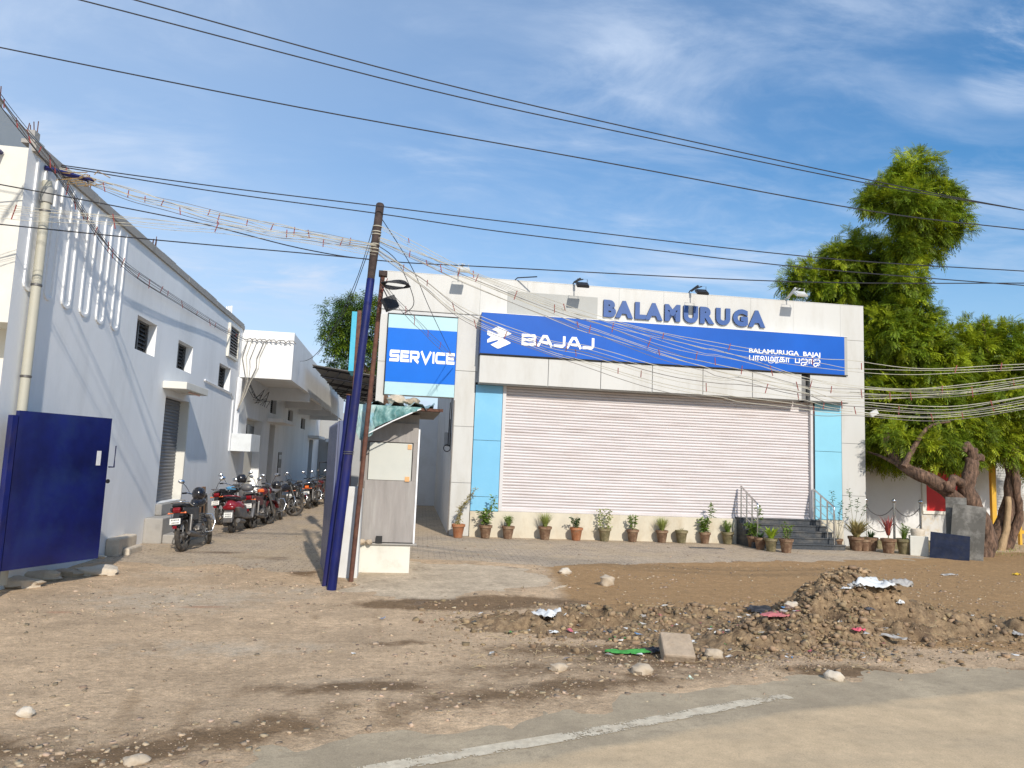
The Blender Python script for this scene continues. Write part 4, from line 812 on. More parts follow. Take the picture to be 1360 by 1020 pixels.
mb = MB(); mb.box((-9, 9.64, 5.55), (XW-.01, 46, 5.6)); mb.box((-9, 45.9, -.1), (XW-.01, 46, 5.5)); mb.box((-9.1, 9.7, 0), (-9, 46, 5.5)); mb.build('roof_slab', W_CONC, wb)
mb = MB(); y = 9.7
while y < 22.6:
    l = random.uniform(.8, 1.6); mb.box((XW-.02, y, 5.60), (XW+.045+random.uniform(-.004, .004), min(y+l, 22.62), 5.70)); mb.box((XW-.14, y, 5.70), (XW+.02, min(y+l, 22.62), 5.70+random.uniform(.05, .075))); y += l+.003
mb.build('coping', W_CONC, wb)
mb = MB(); mb.box((-8.9, 9.9, 5.6), (-5.92, 12.2, 6.66)); mb.build('stair_tower', mat('tower_grey', (.46, .48, .48), .85, .06, 1, dirt=(.3, .3, .28), dscale=1, damt=.4), wb)
for yy, zz, s in ((12.05, 6.66, .16), (10.98, 6.66, .13), (15.1, 5.75, .10), (11.9, 5.75, .13)):
    mb = MB(); xx = -6.05 if zz > 6 else XW-.25; mb.box((xx-s/2, yy-s/2, zz), (xx+s/2, yy+s/2, zz+.16)); o = mb.build('column_stub', W_CONC, wb)
    mb = MB(); [mb.tube([(xx+dx*s*.3, yy+dy*s*.3, zz+.15), (xx+dx*s*.3+random.uniform(-.02, .02), yy+dy*s*.3, zz+.15+random.uniform(.12, .24))], .008, 5) for dx in (-1, 1) for dy in (-1, 1)]; mb.build('rebar', M_RUST, o)
mb = MB(); [mb.tube([(XW-.2, 21.2+k*.2, 5.7), (XW-.2, 21.2+k*.2, 6.0+.05*k)], .02, 6) for k in range(4)]; mb.build('vent_pipe', M_WHITE, wb)
# raised U shaped mouldings
RB = [((27, 385), (42, 385)), ((55, 397), (67, 397)), ((78, 409), (91, 409)), ((102, 421), (115, 421)), ((124, 431), (135, 431)), ((144, 438), (155, 438))]
for a, c in RB:
    ya, _ = xp(*a); yb, _ = xp(*c); ya += .05; zb = 3.84; r = (yb-ya)/2; pts = [(XW+.012, ya, 5.56), (XW+.012, ya, zb+r*.6)]+[(XW+.012, (ya+yb)/2-r*math.cos(R(q)), zb+r*.6-r*.6*math.sin(R(q))) for q in (30, 60, 90, 120, 150)]+[(XW+.012, yb, zb+r*.6), (XW+.012, yb, 5.56)]
    m2 = MB(); ribbon(m2, [(p_[1], p_[2]) for p_ in pts], .042, 0., .022); mb = MB(); mb.add([(XW+v[1], v[0], v[2]) for v in m2.v], m2.f); mb.build('wall_moulding', mat('white_moulding', (.84, .84, .83), .7, .03, 3), wb)
# windows with louvres
def lwin(y0, y1, z0, z1, parent=wb, d=.17):
    f = MB(); t = .035; X = XW-d
    for q in ((y0, y0+t, z0, z1), (y1-t, y1, z0, z1), (y0+t, y1-t, z0, z0+t), (y0+t, y1-t, z1-t, z1), ((y0+y1)/2-t/2, (y0+y1)/2+t/2, z0+t, z1-t)): f.box((X-.02, q[0], q[2]), (X+.02, q[1], q[3]))
    wn = f.build('window', M_LOUV, parent); mb = MB(); mb.box((X-.05, y0, z0), (X-.04, y1, z1)); mb.build('pane', M_GLASSD, wn); mb = MB(); k = int((z1-z0)/.085)
    for i in range(k):
        z = z0+t+(i+.5)*(z1-z0-2*t)/k; mb.add([(X+.012, y0+t, z-.03), (X+.012, y1-t, z-.03), (X-.03, y1-t, z+.03), (X-.03, y0+t, z+.03)], [(0, 1, 2, 3)])
    mb.build('louvre', mat('louvre_glass', (.09, .09, .095), .25, .3, 9), wn)
for h in H1[:3]+H2[2:5]: lwin(h[0], h[1], h[2], h[3])
# framed upper window, standing proud
mb = MB(); y0, y1, z0, z1 = 20.72, 21.95, 4.52, 5.46
for q in ((y0, y0+.09, z0, z1), (y1-.09, y1, z0, z1), (y0+.09, y1-.09, z0, z0+.07), (y0+.09, y1-.09, z1-.07, z1)): mb.box((XW+.002, q[0], q[2]), (XW+.07, q[1], q[3]))
wn = mb.build('window', W_CREAM, wb); mb = MB(); mb.box((XW+.003, y0+.09, z0+.07), (XW+.012, y1-.09, z1-.07)); mb.build('pane', M_GLASSD, wn); mb = MB()
for i in range(9): z = z0+.12+i*.085; mb.add([(XW+.05, y0+.09, z-.02), (XW+.05, y1-.09, z-.02), (XW+.016, y1-.09, z+.04), (XW+.016, y0+.09, z+.04)], [(0, 1, 2, 3)])
mb.build('louvre', M_LOUV, wn)
# shutter door, canopy, doorstep
mb = MB(); n = 30; vs = []
for k in range(n):
    z = DR[2]+k*(DR[3]-DR[2])/n
    for q in range(5): a = math.pi*q/5; vs.append((XW-.20+.02*math.sin(a), z+(DR[3]-DR[2])/n*.92*q/5))
k = len(vs); mb.add([(x, DR[0], z) for x, z in vs]+[(x, DR[1], z) for x, z in vs], [(i, i+1, k+i+1, k+i) for i in range(k-1)]); mb.build('side_shutter', M_SHUTG, wb)
mb = MB(); mb.box((XW-.2, 17.62, .1), (XW+.004, 17.70, 2.98)); mb.build('door_jamb', W_CREAM, wb)
mb = MB(); mb.box((XW, 15.65, 3.12), (-4.38, 17.35, 3.27)); o = mb.build('canopy', W_CREAM, wb, bevel=.01)
mb = MB(); mb.tube([(-4.5, 16.3, 3.10), (-4.5, 17.1, 3.10)], .018, 8); mb.build('tube_lamp', mat('pinkish_tube', (.75, .48, .40), .4, .05, 5), o, smooth=True)
mb = MB(); mb.box((XW, 15.3, 0), (-4.50, 17.6, .50)); mb.box((XW, 15.9, .5), (-4.72, 17.6, .735)); mb.box((-4.5, 15.35, 0), (-4.12, 17.4, .18)); mb.build('doorstep', W_CONC, wb, bevel=.02)
mb = MB(); mb.box((XW, 13.45, -.05), (-4.62, 14.3, .30)); mb.box((-4.62, 13.6, -.05), (-4.5, 14.25, .12)); mb.build('footing_block', M_STONEL, wb, bevel=.03)
# cantilevered balcony with cross beams
mb = MB(); XB = -3.33; mb.box((XW+.002, 22.62, 4.14), (XB, 22.80, 5.60)); mb.box((XB-.15, 22.8, 4.14), (XB-.002, 27.6, 5.58)); mb.box((XW+.002, 22.8, 4.30), (XB-.15, 44, 4.42)); mb.box((XB-.15, 27.6, 4.05), (XB-.002, 44, 5.45)); mb.build('balcony', mat('white_balcony', (.80, .79, .76), .85, .04, 1.2, dirt=(.5, .49, .45), dscale=.9, damt=.3), wb)
for yb in (27.4, 31.8, 36.2, 40.6): MB().box((XW, yb, 3.84), (XB, yb+.22, 4.298)).build('cross_beam', W_WALL, wb)
# porch between pillars, doors beyond
mb = MB(); mb.box((XW-.29, 24.2, .12), (XW-.27, 26.9, 3.0)); mb.build('porch_wall', W_CREAM, wb)
mb = MB(); mb.box((XW-.265, 24.3, .12), (XW-.22, 25.1, 2.1)); mb.build('side_door', M_NAVY, wb, bevel=.005)
mb = MB(); mb.box((XW-.265, 25.5, 2.1), (XW-.23, 26.7, 2.8)); mb.build('fanlight', M_GLASSD, wb)
mb = MB(); mb.box((XW-.29, 28.5, .12), (XW-.2, 29.7, 3.0)); mb.build('doorway', M_DARK, wb); mb = MB(); mb.box((XW-.29, 41.2, .1), (XW-.2, 43, 2.75)); mb.build('doorway', M_DARK, wb)
for a, c, z in ((27.8, 31.0, 3.05), (40.4, 43.6, 2.82)): mb = MB(); mb.box((XW, a, z), (-4.25, c, z+.14)); mb.build('canopy', W_WALL, wb, bevel=.01)
mb = MB(); mb.box((XW, 30.95, .95), (XW+.025, 31.75, 1.95)); nb = mb.build('notice_board', M_BLACK, wb)
for z0, z1 in ((1.66, 1.84), (1.02, 1.30)): MB().box((XW+.026, 31.02, z0), (XW+.03, 31.68, z1)).build('notice_paper', M_PAPER, nb)
mb = MB(); mb.box((XW, 22.2, 1.90), (-4.28, 23.6, 2.42)); mb.build('meter_cabinet', mat('cabinet_white', (.66, .68, .68), .6, .05, 2, dirt=(.4, .4, .38), dscale=3, damt=.4), wb, bevel=.01)
for k in range(4): mb = MB(); y = 22.25+.13*k; mb.tube([(XW+.05, y, 2.42), (XW+.05, y, 3.1+.1*k), (XW+.05, y+.05, 4.1)], .028, 8); mb.build('conduit', M_WHITE, wb, smooth=True)
mb = MB(); mb.tube([(XW+.03, 18.7, 3.62), (XW+.03, 21.6, 3.55), (XW+.03, 21.9, 3.4), (XW+.03, 21.9, 1.9)], .02, 6); mb.build('conduit', M_WHITE, wb)
for k in range(5):                                       # loose wires over the balcony front
    y = 22.57; x0 = -4.68+.13*k if k < 3 else -4.2+.1*(k-3); zt = 5.28+.06*math.sin(k*2.1); mb = MB()
    mb.tube([(x0, y, zt), (x0-.12-.02*k, y-.01, zt-.55), (x0-.35*(k/9)-.05, y-.02, 4.45), (-4.62+.03*k, y-.05, 4.0), (-4.68+.02*k, 22.45, 3.6), (-4.78, 22.35, 3.1)], .008 if k % 3 else .012, 5); mb.build('loose_wire', M_WIREG if k % 3 != 1 else M_WIREW, wb)
for k in range(6): mb = MB(); q = [(-4.75, 23.2+.3*k, 3.95-.05*k+.2*math.sin(k)), (-4.6, 23.7+.3*k, 3.6), (-4.4, 24.+.3*k, 3.75+.2*math.sin(k*2)), (-4.7, 24.6+.4*k, 3.5)]; mb.tube(q, .010, 5); mb.build('loose_wire', M_WIRE, wb)
mb = MB(); [mb.tube([(-4.72+.14*k, 22.55, 5.28+.05*math.sin(3*k)), (-4.60+.14*k, 22.52, 5.33), (-4.52+.14*k, 22.55, 5.24)], .015, 5) for k in range(10)]; mb.build('wire_joint', M_WIREG, wb)
# drain pipe
t = empty('drain_pipe', (XW+.085, 10.02, 0), 0, 'thick cream plastic drain pipe running down the white wall above the blue gate', 'drain pipe')
mb = MB(); mb.tube([(0, 0, .1), (0, 0, 5.2), (-.02, .0, 5.32)], .058, 16); mb.build('pipe', M_PVC, t, smooth=True)
mb = MB(); mb.lathe([(.059, 5.02), (.075, 5.03), (.075, 5.22), (.059, 5.24)], 16); mb.build('coupling', mat('grey_coupling', (.33, .32, .29), .6, .1, 6), t, smooth=True)
for z in (2.7, 3.9, 4.9): mb = MB(); mb.lathe([(.059, z), (.066, z+.003), (.066, z+.03), (.059, z+.033)], 16); mb.build('clamp', M_DULLM, t, smooth=True)
# wall brackets
for p0, p1, lb in (((-5.15, 9.60, 5.50), (-5.15, 9.15, 5.42), 'navy steel bracket jutting from the bright end wall'), ((XW, 10.05, 5.52), (-4.35, 10.35, 5.50), 'navy steel bracket where the cable bundle meets the wall corner')):
    mb = MB(); mb.tube([p0, p1], .032, 4); tag(mb.build('wall_bracket', M_NAVY), lb, 'bracket')
mb = MB(); mb.box((XW+.005, 15.95+.0, 0), (XW+.03, 16, .01)); 
o = MB().box((-4.80, 18.7, .0), (-4.74, 19.35, 1.22)).build('leaning_board', M_CARD, bevel=.004); o.rotation_euler = (0, R(-3), 0); o.location = (.06, 0, 0); tag(o, 'brown board leaning on the white wall behind the nearest motorcycle', 'board')
# lane end and awning
e = empty('lane_end_building', (0, 0, 0), 0, 'shaded grey building closing the far end of the lane', 'building')
MB().box((-5.0, 46.2, 0), (.4, 52, 4.6)).build('wall', mat('shaded_grey_plaster', (.36, .36, .35), .9, .1, 1, dirt=(.25, .24, .22), dscale=1, damt=.5), e); MB().box((-4.2, 46.12, 0), (-3.2, 46.19, 2.6)).build('doorway', M_DARK, e); MB().box((-4.4, 45.6, 2.75), (-2.9, 46.19, 2.9)).build('canopy', W_WALL, e)  # plaster grey darkened to stand in for shade at the lane end
a = empty('lane_awning', (0, 0, 0), 0, 'dark sheet awning on a steel truss over the lane beside the balcony', 'awning')
mb = MB(); mb.add([(-3.1, 25.6, 5.0), (-.9, 25.6, 4.74), (-.9, 40, 4.74), (-3.1, 40, 5.0)], [(0, 1, 2, 3)]); o = mb.build('roof_sheet', M_ROOFS, a); s_ = o.modifiers.new('s', 'SOLIDIFY'); s_.thickness = .03
for k in range(5):
    y = 25.8+2.6*k; mb = MB(); mb.tube([(-3.1, y, 4.95), (-1.0, y, 4.69)], .025, 4); mb.tube([(-2.75, y, 4.62), (-1.0, y, 4.42)], .025, 4)
    for q in range(5): x = -2.75+.42*q; mb.tube([(x, y, 4.62-.045*q), (x+.2, y, 4.87-.045*q)], .016, 4)
    mb.build('truss', M_WIRE, a)
MB().box((-1.05, 25.7, 0), (-.97, 25.8, 4.7)).build('post', M_RUST, a); MB().box((-1.05, 32, 0), (-.97, 32.1, 4.6)).build('post', M_RUST, a)
t = empty('hanging_board', (0, 0, 0), 0, 'narrow upright cyan board on a brown post behind the blue pole', 'board'); MB().box((-1.09, 15, 3.62), (-.985, 15.9, 4.87)).build('panel', M_CYAN, t, bevel=.004); MB().box((-.982, 15.0, 0), (-.90, 15.08, 4.9)).build('post', M_RUST, t)

# ------------------------------------------------------------------ gates
g = empty('blue_gate', (-4.62, 9.66, 0), 0, 'dark blue sheet metal gate swung open against the white wall', 'gate'); P1 = Vector((-4.02, 10.93, 0))-g.location; LG = P1.length; g.rotation_euler = (0, 0, math.atan2(P1.y, P1.x))
MB().box((.0, -.006, .32), (LG, .006, 2.262)).build('sheet', M_GATE, g)
mb = MB(); [mb.box(a_, c_) for a_, c_ in (((0, .007, .32), (.05, .05, 2.26)), ((LG-.05, .007, .32), (LG, .05, 2.26)), ((.05, .007, .32), (LG-.05, .05, .37)), ((.05, .007, 2.21), (LG-.05, .05, 2.26)), ((.05, .007, 1.2), (LG-.05, .05, 1.25)))]; mb.build('frame', M_GATE, g)
mb = MB(); mb.tube([(LG, -.03, 1.58), (LG+.09, -.03, 1.58), (LG+.09, -.03, 1.88), (LG, -.03, 1.88)], .011, 6); mb.build('handle', M_GATE, g)
MB().box((LG-.20, -.010, 1.60), (LG-.13, -.0065, 1.80)).build('paper_label', M_PAPER, g)
mb = MB(); mb.lathe([(0, 0), (.03, 0), (.03, .015), (0, .015)], 10, Matrix.Rotation(R(90), 3, 'X'), (LG+.02, -.01, 1.38)); mb.build('latch', M_BLACK, g)
MB().box((-.09, -.02, 0), (-.02, .06, 2.2)).build('gate_post', M_POLE, g)
g = empty('grey_gate', (-.86, 10.68, 0), 0, 'blue grey ribbed gate leaf swung inward beside the blue pole, seen nearly edge on', 'gate'); P1 = Vector((-1.17, 12.75, 0))-g.location; LG = P1.length; g.rotation_euler = (0, 0, math.atan2(P1.y, P1.x)); M_G2 = mat('gate_blue_sheen', (.11, .13, .22), .32, .3, 2, .1, 10, dirt=(.22, .20, .20), dscale=3, damt=.5, stretch=(6, 6, .4), coat=.2)  # gate blue greyed to stand in for its grazing sheen
mb = MB(); n = 26; pr = []
for i in range(n): x = LG*i/n; w_ = LG/n; pr += [(x, -.012), (x+w_*.4, -.012), (x+w_*.5, .012), (x+w_*.9, .012)]
pr.append((LG, -.012)); mb.add([(x, y, .05) for x, y in pr]+[(x, y, 2.36) for x, y in pr], [(i, i+1, len(pr)+i+1, len(pr)+i) for i in range(len(pr)-1)]); mb.build('sheet', M_G2, g)
mb = MB(); [mb.box(a_, c_) for a_, c_ in (((0, -.06, .04), (LG, -.015, .09)), ((0, -.06, 2.33), (LG, -.015, 2.38)), ((0, -.06, .09), (.05, -.015, 2.33)), ((LG-.05, -.06, .09), (LG, -.015, 2.33)))]; mb.build('frame', M_G2, g)
mb = MB(); mb.tube([(LG-.1, .02, 1.45), (LG-.1, .14, 1.45), (LG-.1, .14, 1.75), (LG-.1, .02, 1.75)], .012, 6); mb.build('handle', M_BLACK, g)

# ------------------------------------------------------------------ booth
b = empty('guard_booth', (0, 0, 0), 0, 'small grey boarded booth on a white base with a teal tarpaulin over its roof', 'booth')
MB().box((-.62, 12.06, 0), (.30, 13.6, .47)).build('base', M_CREAMB, b, bevel=.01)
mb = MB(); mb.box((-.60, 12.12, .475), (.34, 13.55, 2.60)); mb.build('body', M_BOARD, b)
mb = MB(); mb.box((-.50, 12.06, .50), (.335, 12.085, 1.50)); mb.box((-.50, 12.06, 2.13), (.335, 12.085, 2.45)); mb.box((.262, 12.06, 1.5), (.335, 12.085, 2.13)); mb.build('front_board', M_BOARD, b, bevel=.003)
MB().box((.337, 12.05, .49), (.362, 12.10, 2.36)).build('corner_strip', M_WHITE, b)
MB().box((-.45, 12.05, 1.505), (.245, 12.08, 2.115)).build('window_sheet', M_SHEET, b, bevel=.002)
mb = MB(); mb.box((.17, 12.040, 2.02), (.235, 12.049, 2.10)); mb.box((.15, 12.040, 1.49), (.225, 12.049, 1.57)); mb.build('tape', mat('orange_tape', (.70, .38, .16), .6, .1, 6), b)
MB().box((-.52, 12.02, .465), (.40, 12.13, .485)).build('ledge', W_CONC, b)
MB().box((-.26, 12.0, .49), (-.16, 12.058, .60)).build('ledge_recess', M_DARK, b)
mb = MB(); mb.box((-.76, 11.72, 2.635), (.66, 13.9, 2.675)); mb.build('roof_board', M_ROOFS, b, bevel=.004)
mb = MB(); mb.box((-.75, 11.66, 2.645), (.70, 11.70, 2.69)); mb.build('roof_edge', M_RUST, b)
def tarp(nm, x0, x1, bot, m, y, n=26, k=9, sd=0.):
    vs = []
    for i in range(n+1):
        for j in range(k+1):
            u = i/n; v = j/k; x = x0+(x1-x0)*u; zb = bot(u); z = 2.70+(zb-2.70)*v; vs.append((x+.02*math.sin(9*v+sd), y-.05*v-.03*math.sin(14*u+3*v+sd)*v-.02*math.sin(31*u+sd)*(.3+v), z))
    mb = MB(); mb.add(vs, [(i*(k+1)+j, (i+1)*(k+1)+j, (i+1)*(k+1)+j+1, i*(k+1)+j+1) for i in range(n) for j in range(k)]); return mb.build(nm, m, b, smooth=True)
tarp('tarpaulin', -.40, .34, lambda u: 2.32+.34*u**.85, M_TARP, 11.63); tarp('tarpaulin', -.72, -.38, lambda u: 2.14+.62*max(0, .45-u)-.02+(.2*max(0, u-.5)), M_TARP2, 11.60, 14, 9, 2.)
mb = MB(); n = 20; k = 8; mb.add([(-.74+1.3*i/n, 11.62+1.6*j/k, 2.73+.05*math.sin(i*1.3+j*.9)+.025*math.sin(i*2.7-j*2)) for i in range(n+1) for j in range(k+1)], [(i*(k+1)+j, (i+1)*(k+1)+j, (i+1)*(k+1)+j+1, i*(k+1)+j+1) for i in range(n) for j in range(k)]); mb.build('roof_cover', M_TARP2, b, smooth=True)
mb = MB(); mb.tube([(-.50, 11.55, 2.22), (-.1, 11.54, 2.45), (.34, 11.58, 2.67)], .010, 5); mb.build('hem', M_WHITE, b)
stone('stone', (-.05, 11.95, 2.77), (.15, .12, .09), M_STONEL, 'large tan stone weighing down the booth roof, the left one', group='stones on the booth roof'); stone('stone', (.20, 11.95, 2.77), (.13, .1, .06), M_STONE, 'flatter grey stone weighing down the booth roof, the right one', group='stones on the booth roof')
for k_, (x, lb) in enumerate(((-.47, 'left one of two round stones on the booth ledge'), (-.37, 'right one of two round stones on the booth ledge'))): stone('stone', (x, 12.0, .48), (.05, .05, .045), M_STONE, lb, group='round stones on the ledge')
p = MB(); p.box((-.80, 11.48, 0), (-.50, 11.66, 1.40)); p.box((-.66, 11.661, 0), (-.50, 12.0, 1.36)); o = p.build('gate_pillar', mat('white_pillar', (.66, .66, .64), .8, .05, 3, dirt=(.45, .42, .36), dscale=3, damt=.5), bevel=.012); tag(o, 'short white plastered pillar between the blue pole and the booth', 'pillar')
w_ = empty('side_wall', (0, 0, 0), 0, 'low grey compound wall running back behind the booth', 'wall'); MB().box((-.62, 13.7, 0), (-.44, 44, 1.75)).build('wall', W_WALL, w_); MB().box((-.65, 13.68, 1.752), (-.41, 44, 1.80)).build('coping', W_CONC, w_)
w_ = empty('passage_wall', (0, 0, 0), 0, 'grey wall closing the narrow passage beside the showroom', 'wall'); MB().box((-.4, 30, 0), (1.9, 30.3, 3.9)).build('wall', M_OLDW, w_); MB().box((-.43, 29.95, 3.902), (1.9, 30.35, 3.97)).build('coping', W_CONC, w_)

# ------------------------------------------------------------------ poles
t = empty('blue_pole', (0, 0, 0), 0, 'tall leaning pole painted blue with a rusty bare top, carrying the cables', 'pole')
B0 = Vector((-.79, 10.44, 0)); B1 = Vector((-.455, 10.44, 5.6)); q = lambda z: B0.lerp(B1, z/5.6)
mb = MB(); mb.tube([q(0), q(2.2), q(4.45)], [.066, .062, .058], 16); mb.build('painted_shaft', M_POLE, t, smooth=True)
mb = MB(); mb.tube([q(4.452), q(4.8), q(5.58), q(5.6)], [.054, .062, .060, .045], 14); mb.build('rusty_top', M_RUSTP, t, smooth=True)
for z in (4.85, 4.9, 4.97, 5.12, 5.16, 5.24): mb = MB(); mb.torus(.064, .008, 'Z', 16, 5, c=q(z)); mb.build('wire_wrap', M_WIREW, t)
mb = MB(); [mb.torus(.070, .006, 'Z', 16, 5, c=q(z)) for z in (1.9, 1.93)]; mb.build('strap', M_DULLM, t)
t = empty('gate_post', (0, 0, 0), 0, 'second blue post standing close behind the tall blue pole', 'post'); mb = MB(); mb.tube([(-.90, 10.72, 0), (-.82, 10.72, 1.3), (-.73, 10.72, 2.75)], .050, 14); mb.build('shaft', M_POLE, t, smooth=True); mb = MB(); mb.tube([(-.73, 10.72, 2.752), (-.729, 10.72, 2.77)], .060, 14); mb.build('cap', M_RUST, t)
t = empty('brown_pole', (0, 0, 0), 0, 'thin rusty brown pole in front of the booth leaning right', 'pole'); mb = MB(); mb.tube([(-.57, 11.14, 0), (-.485, 11.14, 2.2), (-.38, 11.14, 4.68)], .036, 10); mb.build('shaft', M_RUST, t, smooth=True); mb = MB(); mb.box((-.44, 11.08, 4.68), (-.31, 11.2, 4.76)); mb.build('cap', M_RUSTP, t)
t = empty('black_box', (-.235, 10.95, 4.22), 0, 'black speaker box tilted on the brown pole above the booth', 'speaker'); M_ = Matrix.Rotation(R(-28), 3, 'Y')@Matrix.Rotation(R(20), 3, 'Z'); mb = MB(); mb.box((-.10, -.06, -.10), (.10, .06, .10), M=M_); mb.build('housing', M_BLACK, t, bevel=.008); mb = MB(); mb.tube([(-.05, 0, .1), (-.14, .1, .28)], .01, 5); mb.build('bracket', M_BLACK, t)  # speaker box: plain black housing with no lamp in it
t = empty('cable_coil', (-.16, 10.55, 4.42), 0, 'coil of black cable hanging from the top of the brown pole', 'cable coil'); mb = MB()
for k in range(6):
    M_ = Matrix.Rotation(R(60+6*k), 3, 'X')@Matrix.Rotation(R(-18+7*k), 3, 'Y'); s2 = MB(); s2.torus(.17+.01*k, .009, 'Y', 22, 5); mb.add([(M_@Matrix.Diagonal((1, 1, .55))@Vector(v)) for v in s2.v], s2.f)
mb.build('loops', M_WIRE, t, smooth=True)

# ------------------------------------------------------------------ cables
def smoothpts(pts, k=7):
    P = [Vector(p) for p in pts]; out = []
    for i in range(len(P)-1):
        a = P[max(0, i-1)]; b_ = P[i]; c = P[i+1]; d = P[min(len(P)-1, i+2)]
        for j in range(k):
            t = j/k; out.append(.5*((2*b_)+(c-a)*t+(2*a-5*b_+4*c-d)*t*t+(3*b_-a-3*c+d)*t**3))
    return out+[P[-1]]
SK = {'sky1': [(-4.36, 7.0, 6.423), (-2.866, 7.3, 6.348), (0.736, 7.9, 6.124), (6.138, 8.6, 5.929), (8.904, 8.9, 5.866), (10.953, 9.1, 5.824)],
'sky2': [(-4.46, 7.2, 6.338), (-3.465, 7.5, 6.394), (0.04, 8.0, 6.154), (2.932, 8.4, 6.065), (6.28, 8.8, 5.969), (9.004, 9.0, 5.911), (11.075, 9.2, 5.904)],
'sky3': [(-4.871, 8.0, 6.095), (-4.429, 8.0, 6.046), (-1.292, 8.0, 5.752), (2.233, 8.0, 5.497), (5.756, 8.0, 5.231), (7.992, 8.0, 5.192), (9.617, 8.0, 5.164)],
'mid1': [(-4.9, 10.4, 5.708), (-2.705, 10.3, 5.572), (-0.448, 10.3, 5.507), (1.25, 10.1, 5.385), (5.906, 9.6, 5.1), (9.162, 9.2, 5.046), (10.784, 9.0, 5.035)],
'mid2': [(-4.898, 10.4, 5.687), (-2.712, 10.35, 5.513), (-0.445, 10.4, 5.428), (1.27, 10.2, 5.26), (3.374, 9.9, 5.093), (5.904, 9.6, 4.927), (9.152, 9.2, 4.825), (10.77, 9.0, 4.813)],
'mid3': [(-5.401, 9.2, 4.979), (-5.011, 9.4, 5.013), (-2.973, 10.0, 4.95), (-1.53, 10.4, 4.808), (-0.403, 10.4, 4.726), (1.293, 10.2, 4.713), (5.66, 9.7, 4.726), (9.154, 9.2, 4.86), (10.779, 9.0, 4.965)],
'mid4': [(-5.225, 9.0, 4.407), (-4.851, 9.2, 4.455), (-3.357, 9.8, 4.59), (-1.51, 10.3, 4.714), (-0.48, 10.4, 4.731)],
'g1': [(-0.473, 10.4, 5.529), (-0.835, 11.5, 4.577), (-1.495, 13.0, 3.683), (-3.3, 24, 4.9)], 'g2': [(-0.489, 10.4, 5.241), (-0.701, 11.0, 4.703), (-1.022, 12.0, 4.172), (-2.3, 20, 4.6)],
'g3': [(-.45, 10.4, 5.4), (.05, 11.2, 4.9), (.45, 13, 4.6), (1.2, 17.9, 4.55)], 'g4': [(-.45, 10.4, 4.95), (-.15, 10.5, 4.75), (.12, 10.6, 4.2), (-.05, 10.9, 4.05)]}
LB = {'sky1': 'uppermost thin black wire crossing the sky', 'sky2': 'black wire just under the uppermost one, meeting it at the right', 'sky3': 'third black wire across the upper sky, well below the top pair', 'mid1': 'dark wire touching the top of the blue pole', 'mid2': 'dark wire passing just below the tip of the blue pole', 'mid3': 'dark nearly level wire crossing the pole where its rust begins', 'mid4': 'dark wire low across the white wall ending at the blue pole', 'g1': 'slack wire from the pole tip down left to the lane awning', 'g2': 'shorter slack wire from the pole down left behind the gate', 'g3': 'thin wire from the pole over the service sign', 'g4': 'short looping wire from the pole to the black speaker box'}
for k, v in SK.items():
    mb = MB(); mb.tube(smoothpts(v), .0075 if k[:3] == 'sky' else (.008 if k[:3] == 'mid' else .006), 5); tag(mb.build('overhead_wire', M_WIRE), LB[k], 'wire', 'single overhead wires')
def bundle(name, base, n, spread, r, m, label, nsp, seed, sp_h=.14, off=None, sides=5, sprange=(.05, .95), m2=None):
    rd = random.Random(seed); root = empty(name, (0, 0, 0), 0, label, 'cable bundle', 'bundles of strung cables'); S = smoothpts(base, 8); N_ = len(S)
    for k in range(n):
        o1 = (k-(n-1)/2)/max(1, (n-1)/2); ph = rd.random()*6; ph2 = rd.random()*6; am = rd.uniform(.01, .035); pts = []
        for i, p in enumerate(S):
            t = i/(N_-1); s_ = spread(t); pts.append(p+Vector((0, rd.uniform(-.004, .004)+.04*math.sin(ph+k), o1*s_+am*math.sin(ph+t*14)*min(1, s_*9)+.4*am*math.sin(ph2+t*31))))
        mb = MB(); mb.tube(pts, r*rd.uniform(.7, 1.2), sides, cap=False); mb.build('strand', m if (k % 4 or m2 is None) else m2, root)
    for k in range(nsp):
        t = sprange[0]+(sprange[1]-sprange[0])*(k+rd.uniform(.2, .8))/nsp; i = min(N_-2, int(t*(N_-1))); p = S[i]; h = sp_h*rd.uniform(.6, 1.1); o_ = rd.uniform(-1, 1)*spread(t)*.6; tl = rd.uniform(-.35, .35); d = Vector((tl*h*.5, 0, h*.5))
        c = p+Vector((0, -.02, o_)); mb = MB(); mb.tube([c-d, c+d], .0065, 5); mb.build('spacer', M_SPACER, root)
    return root
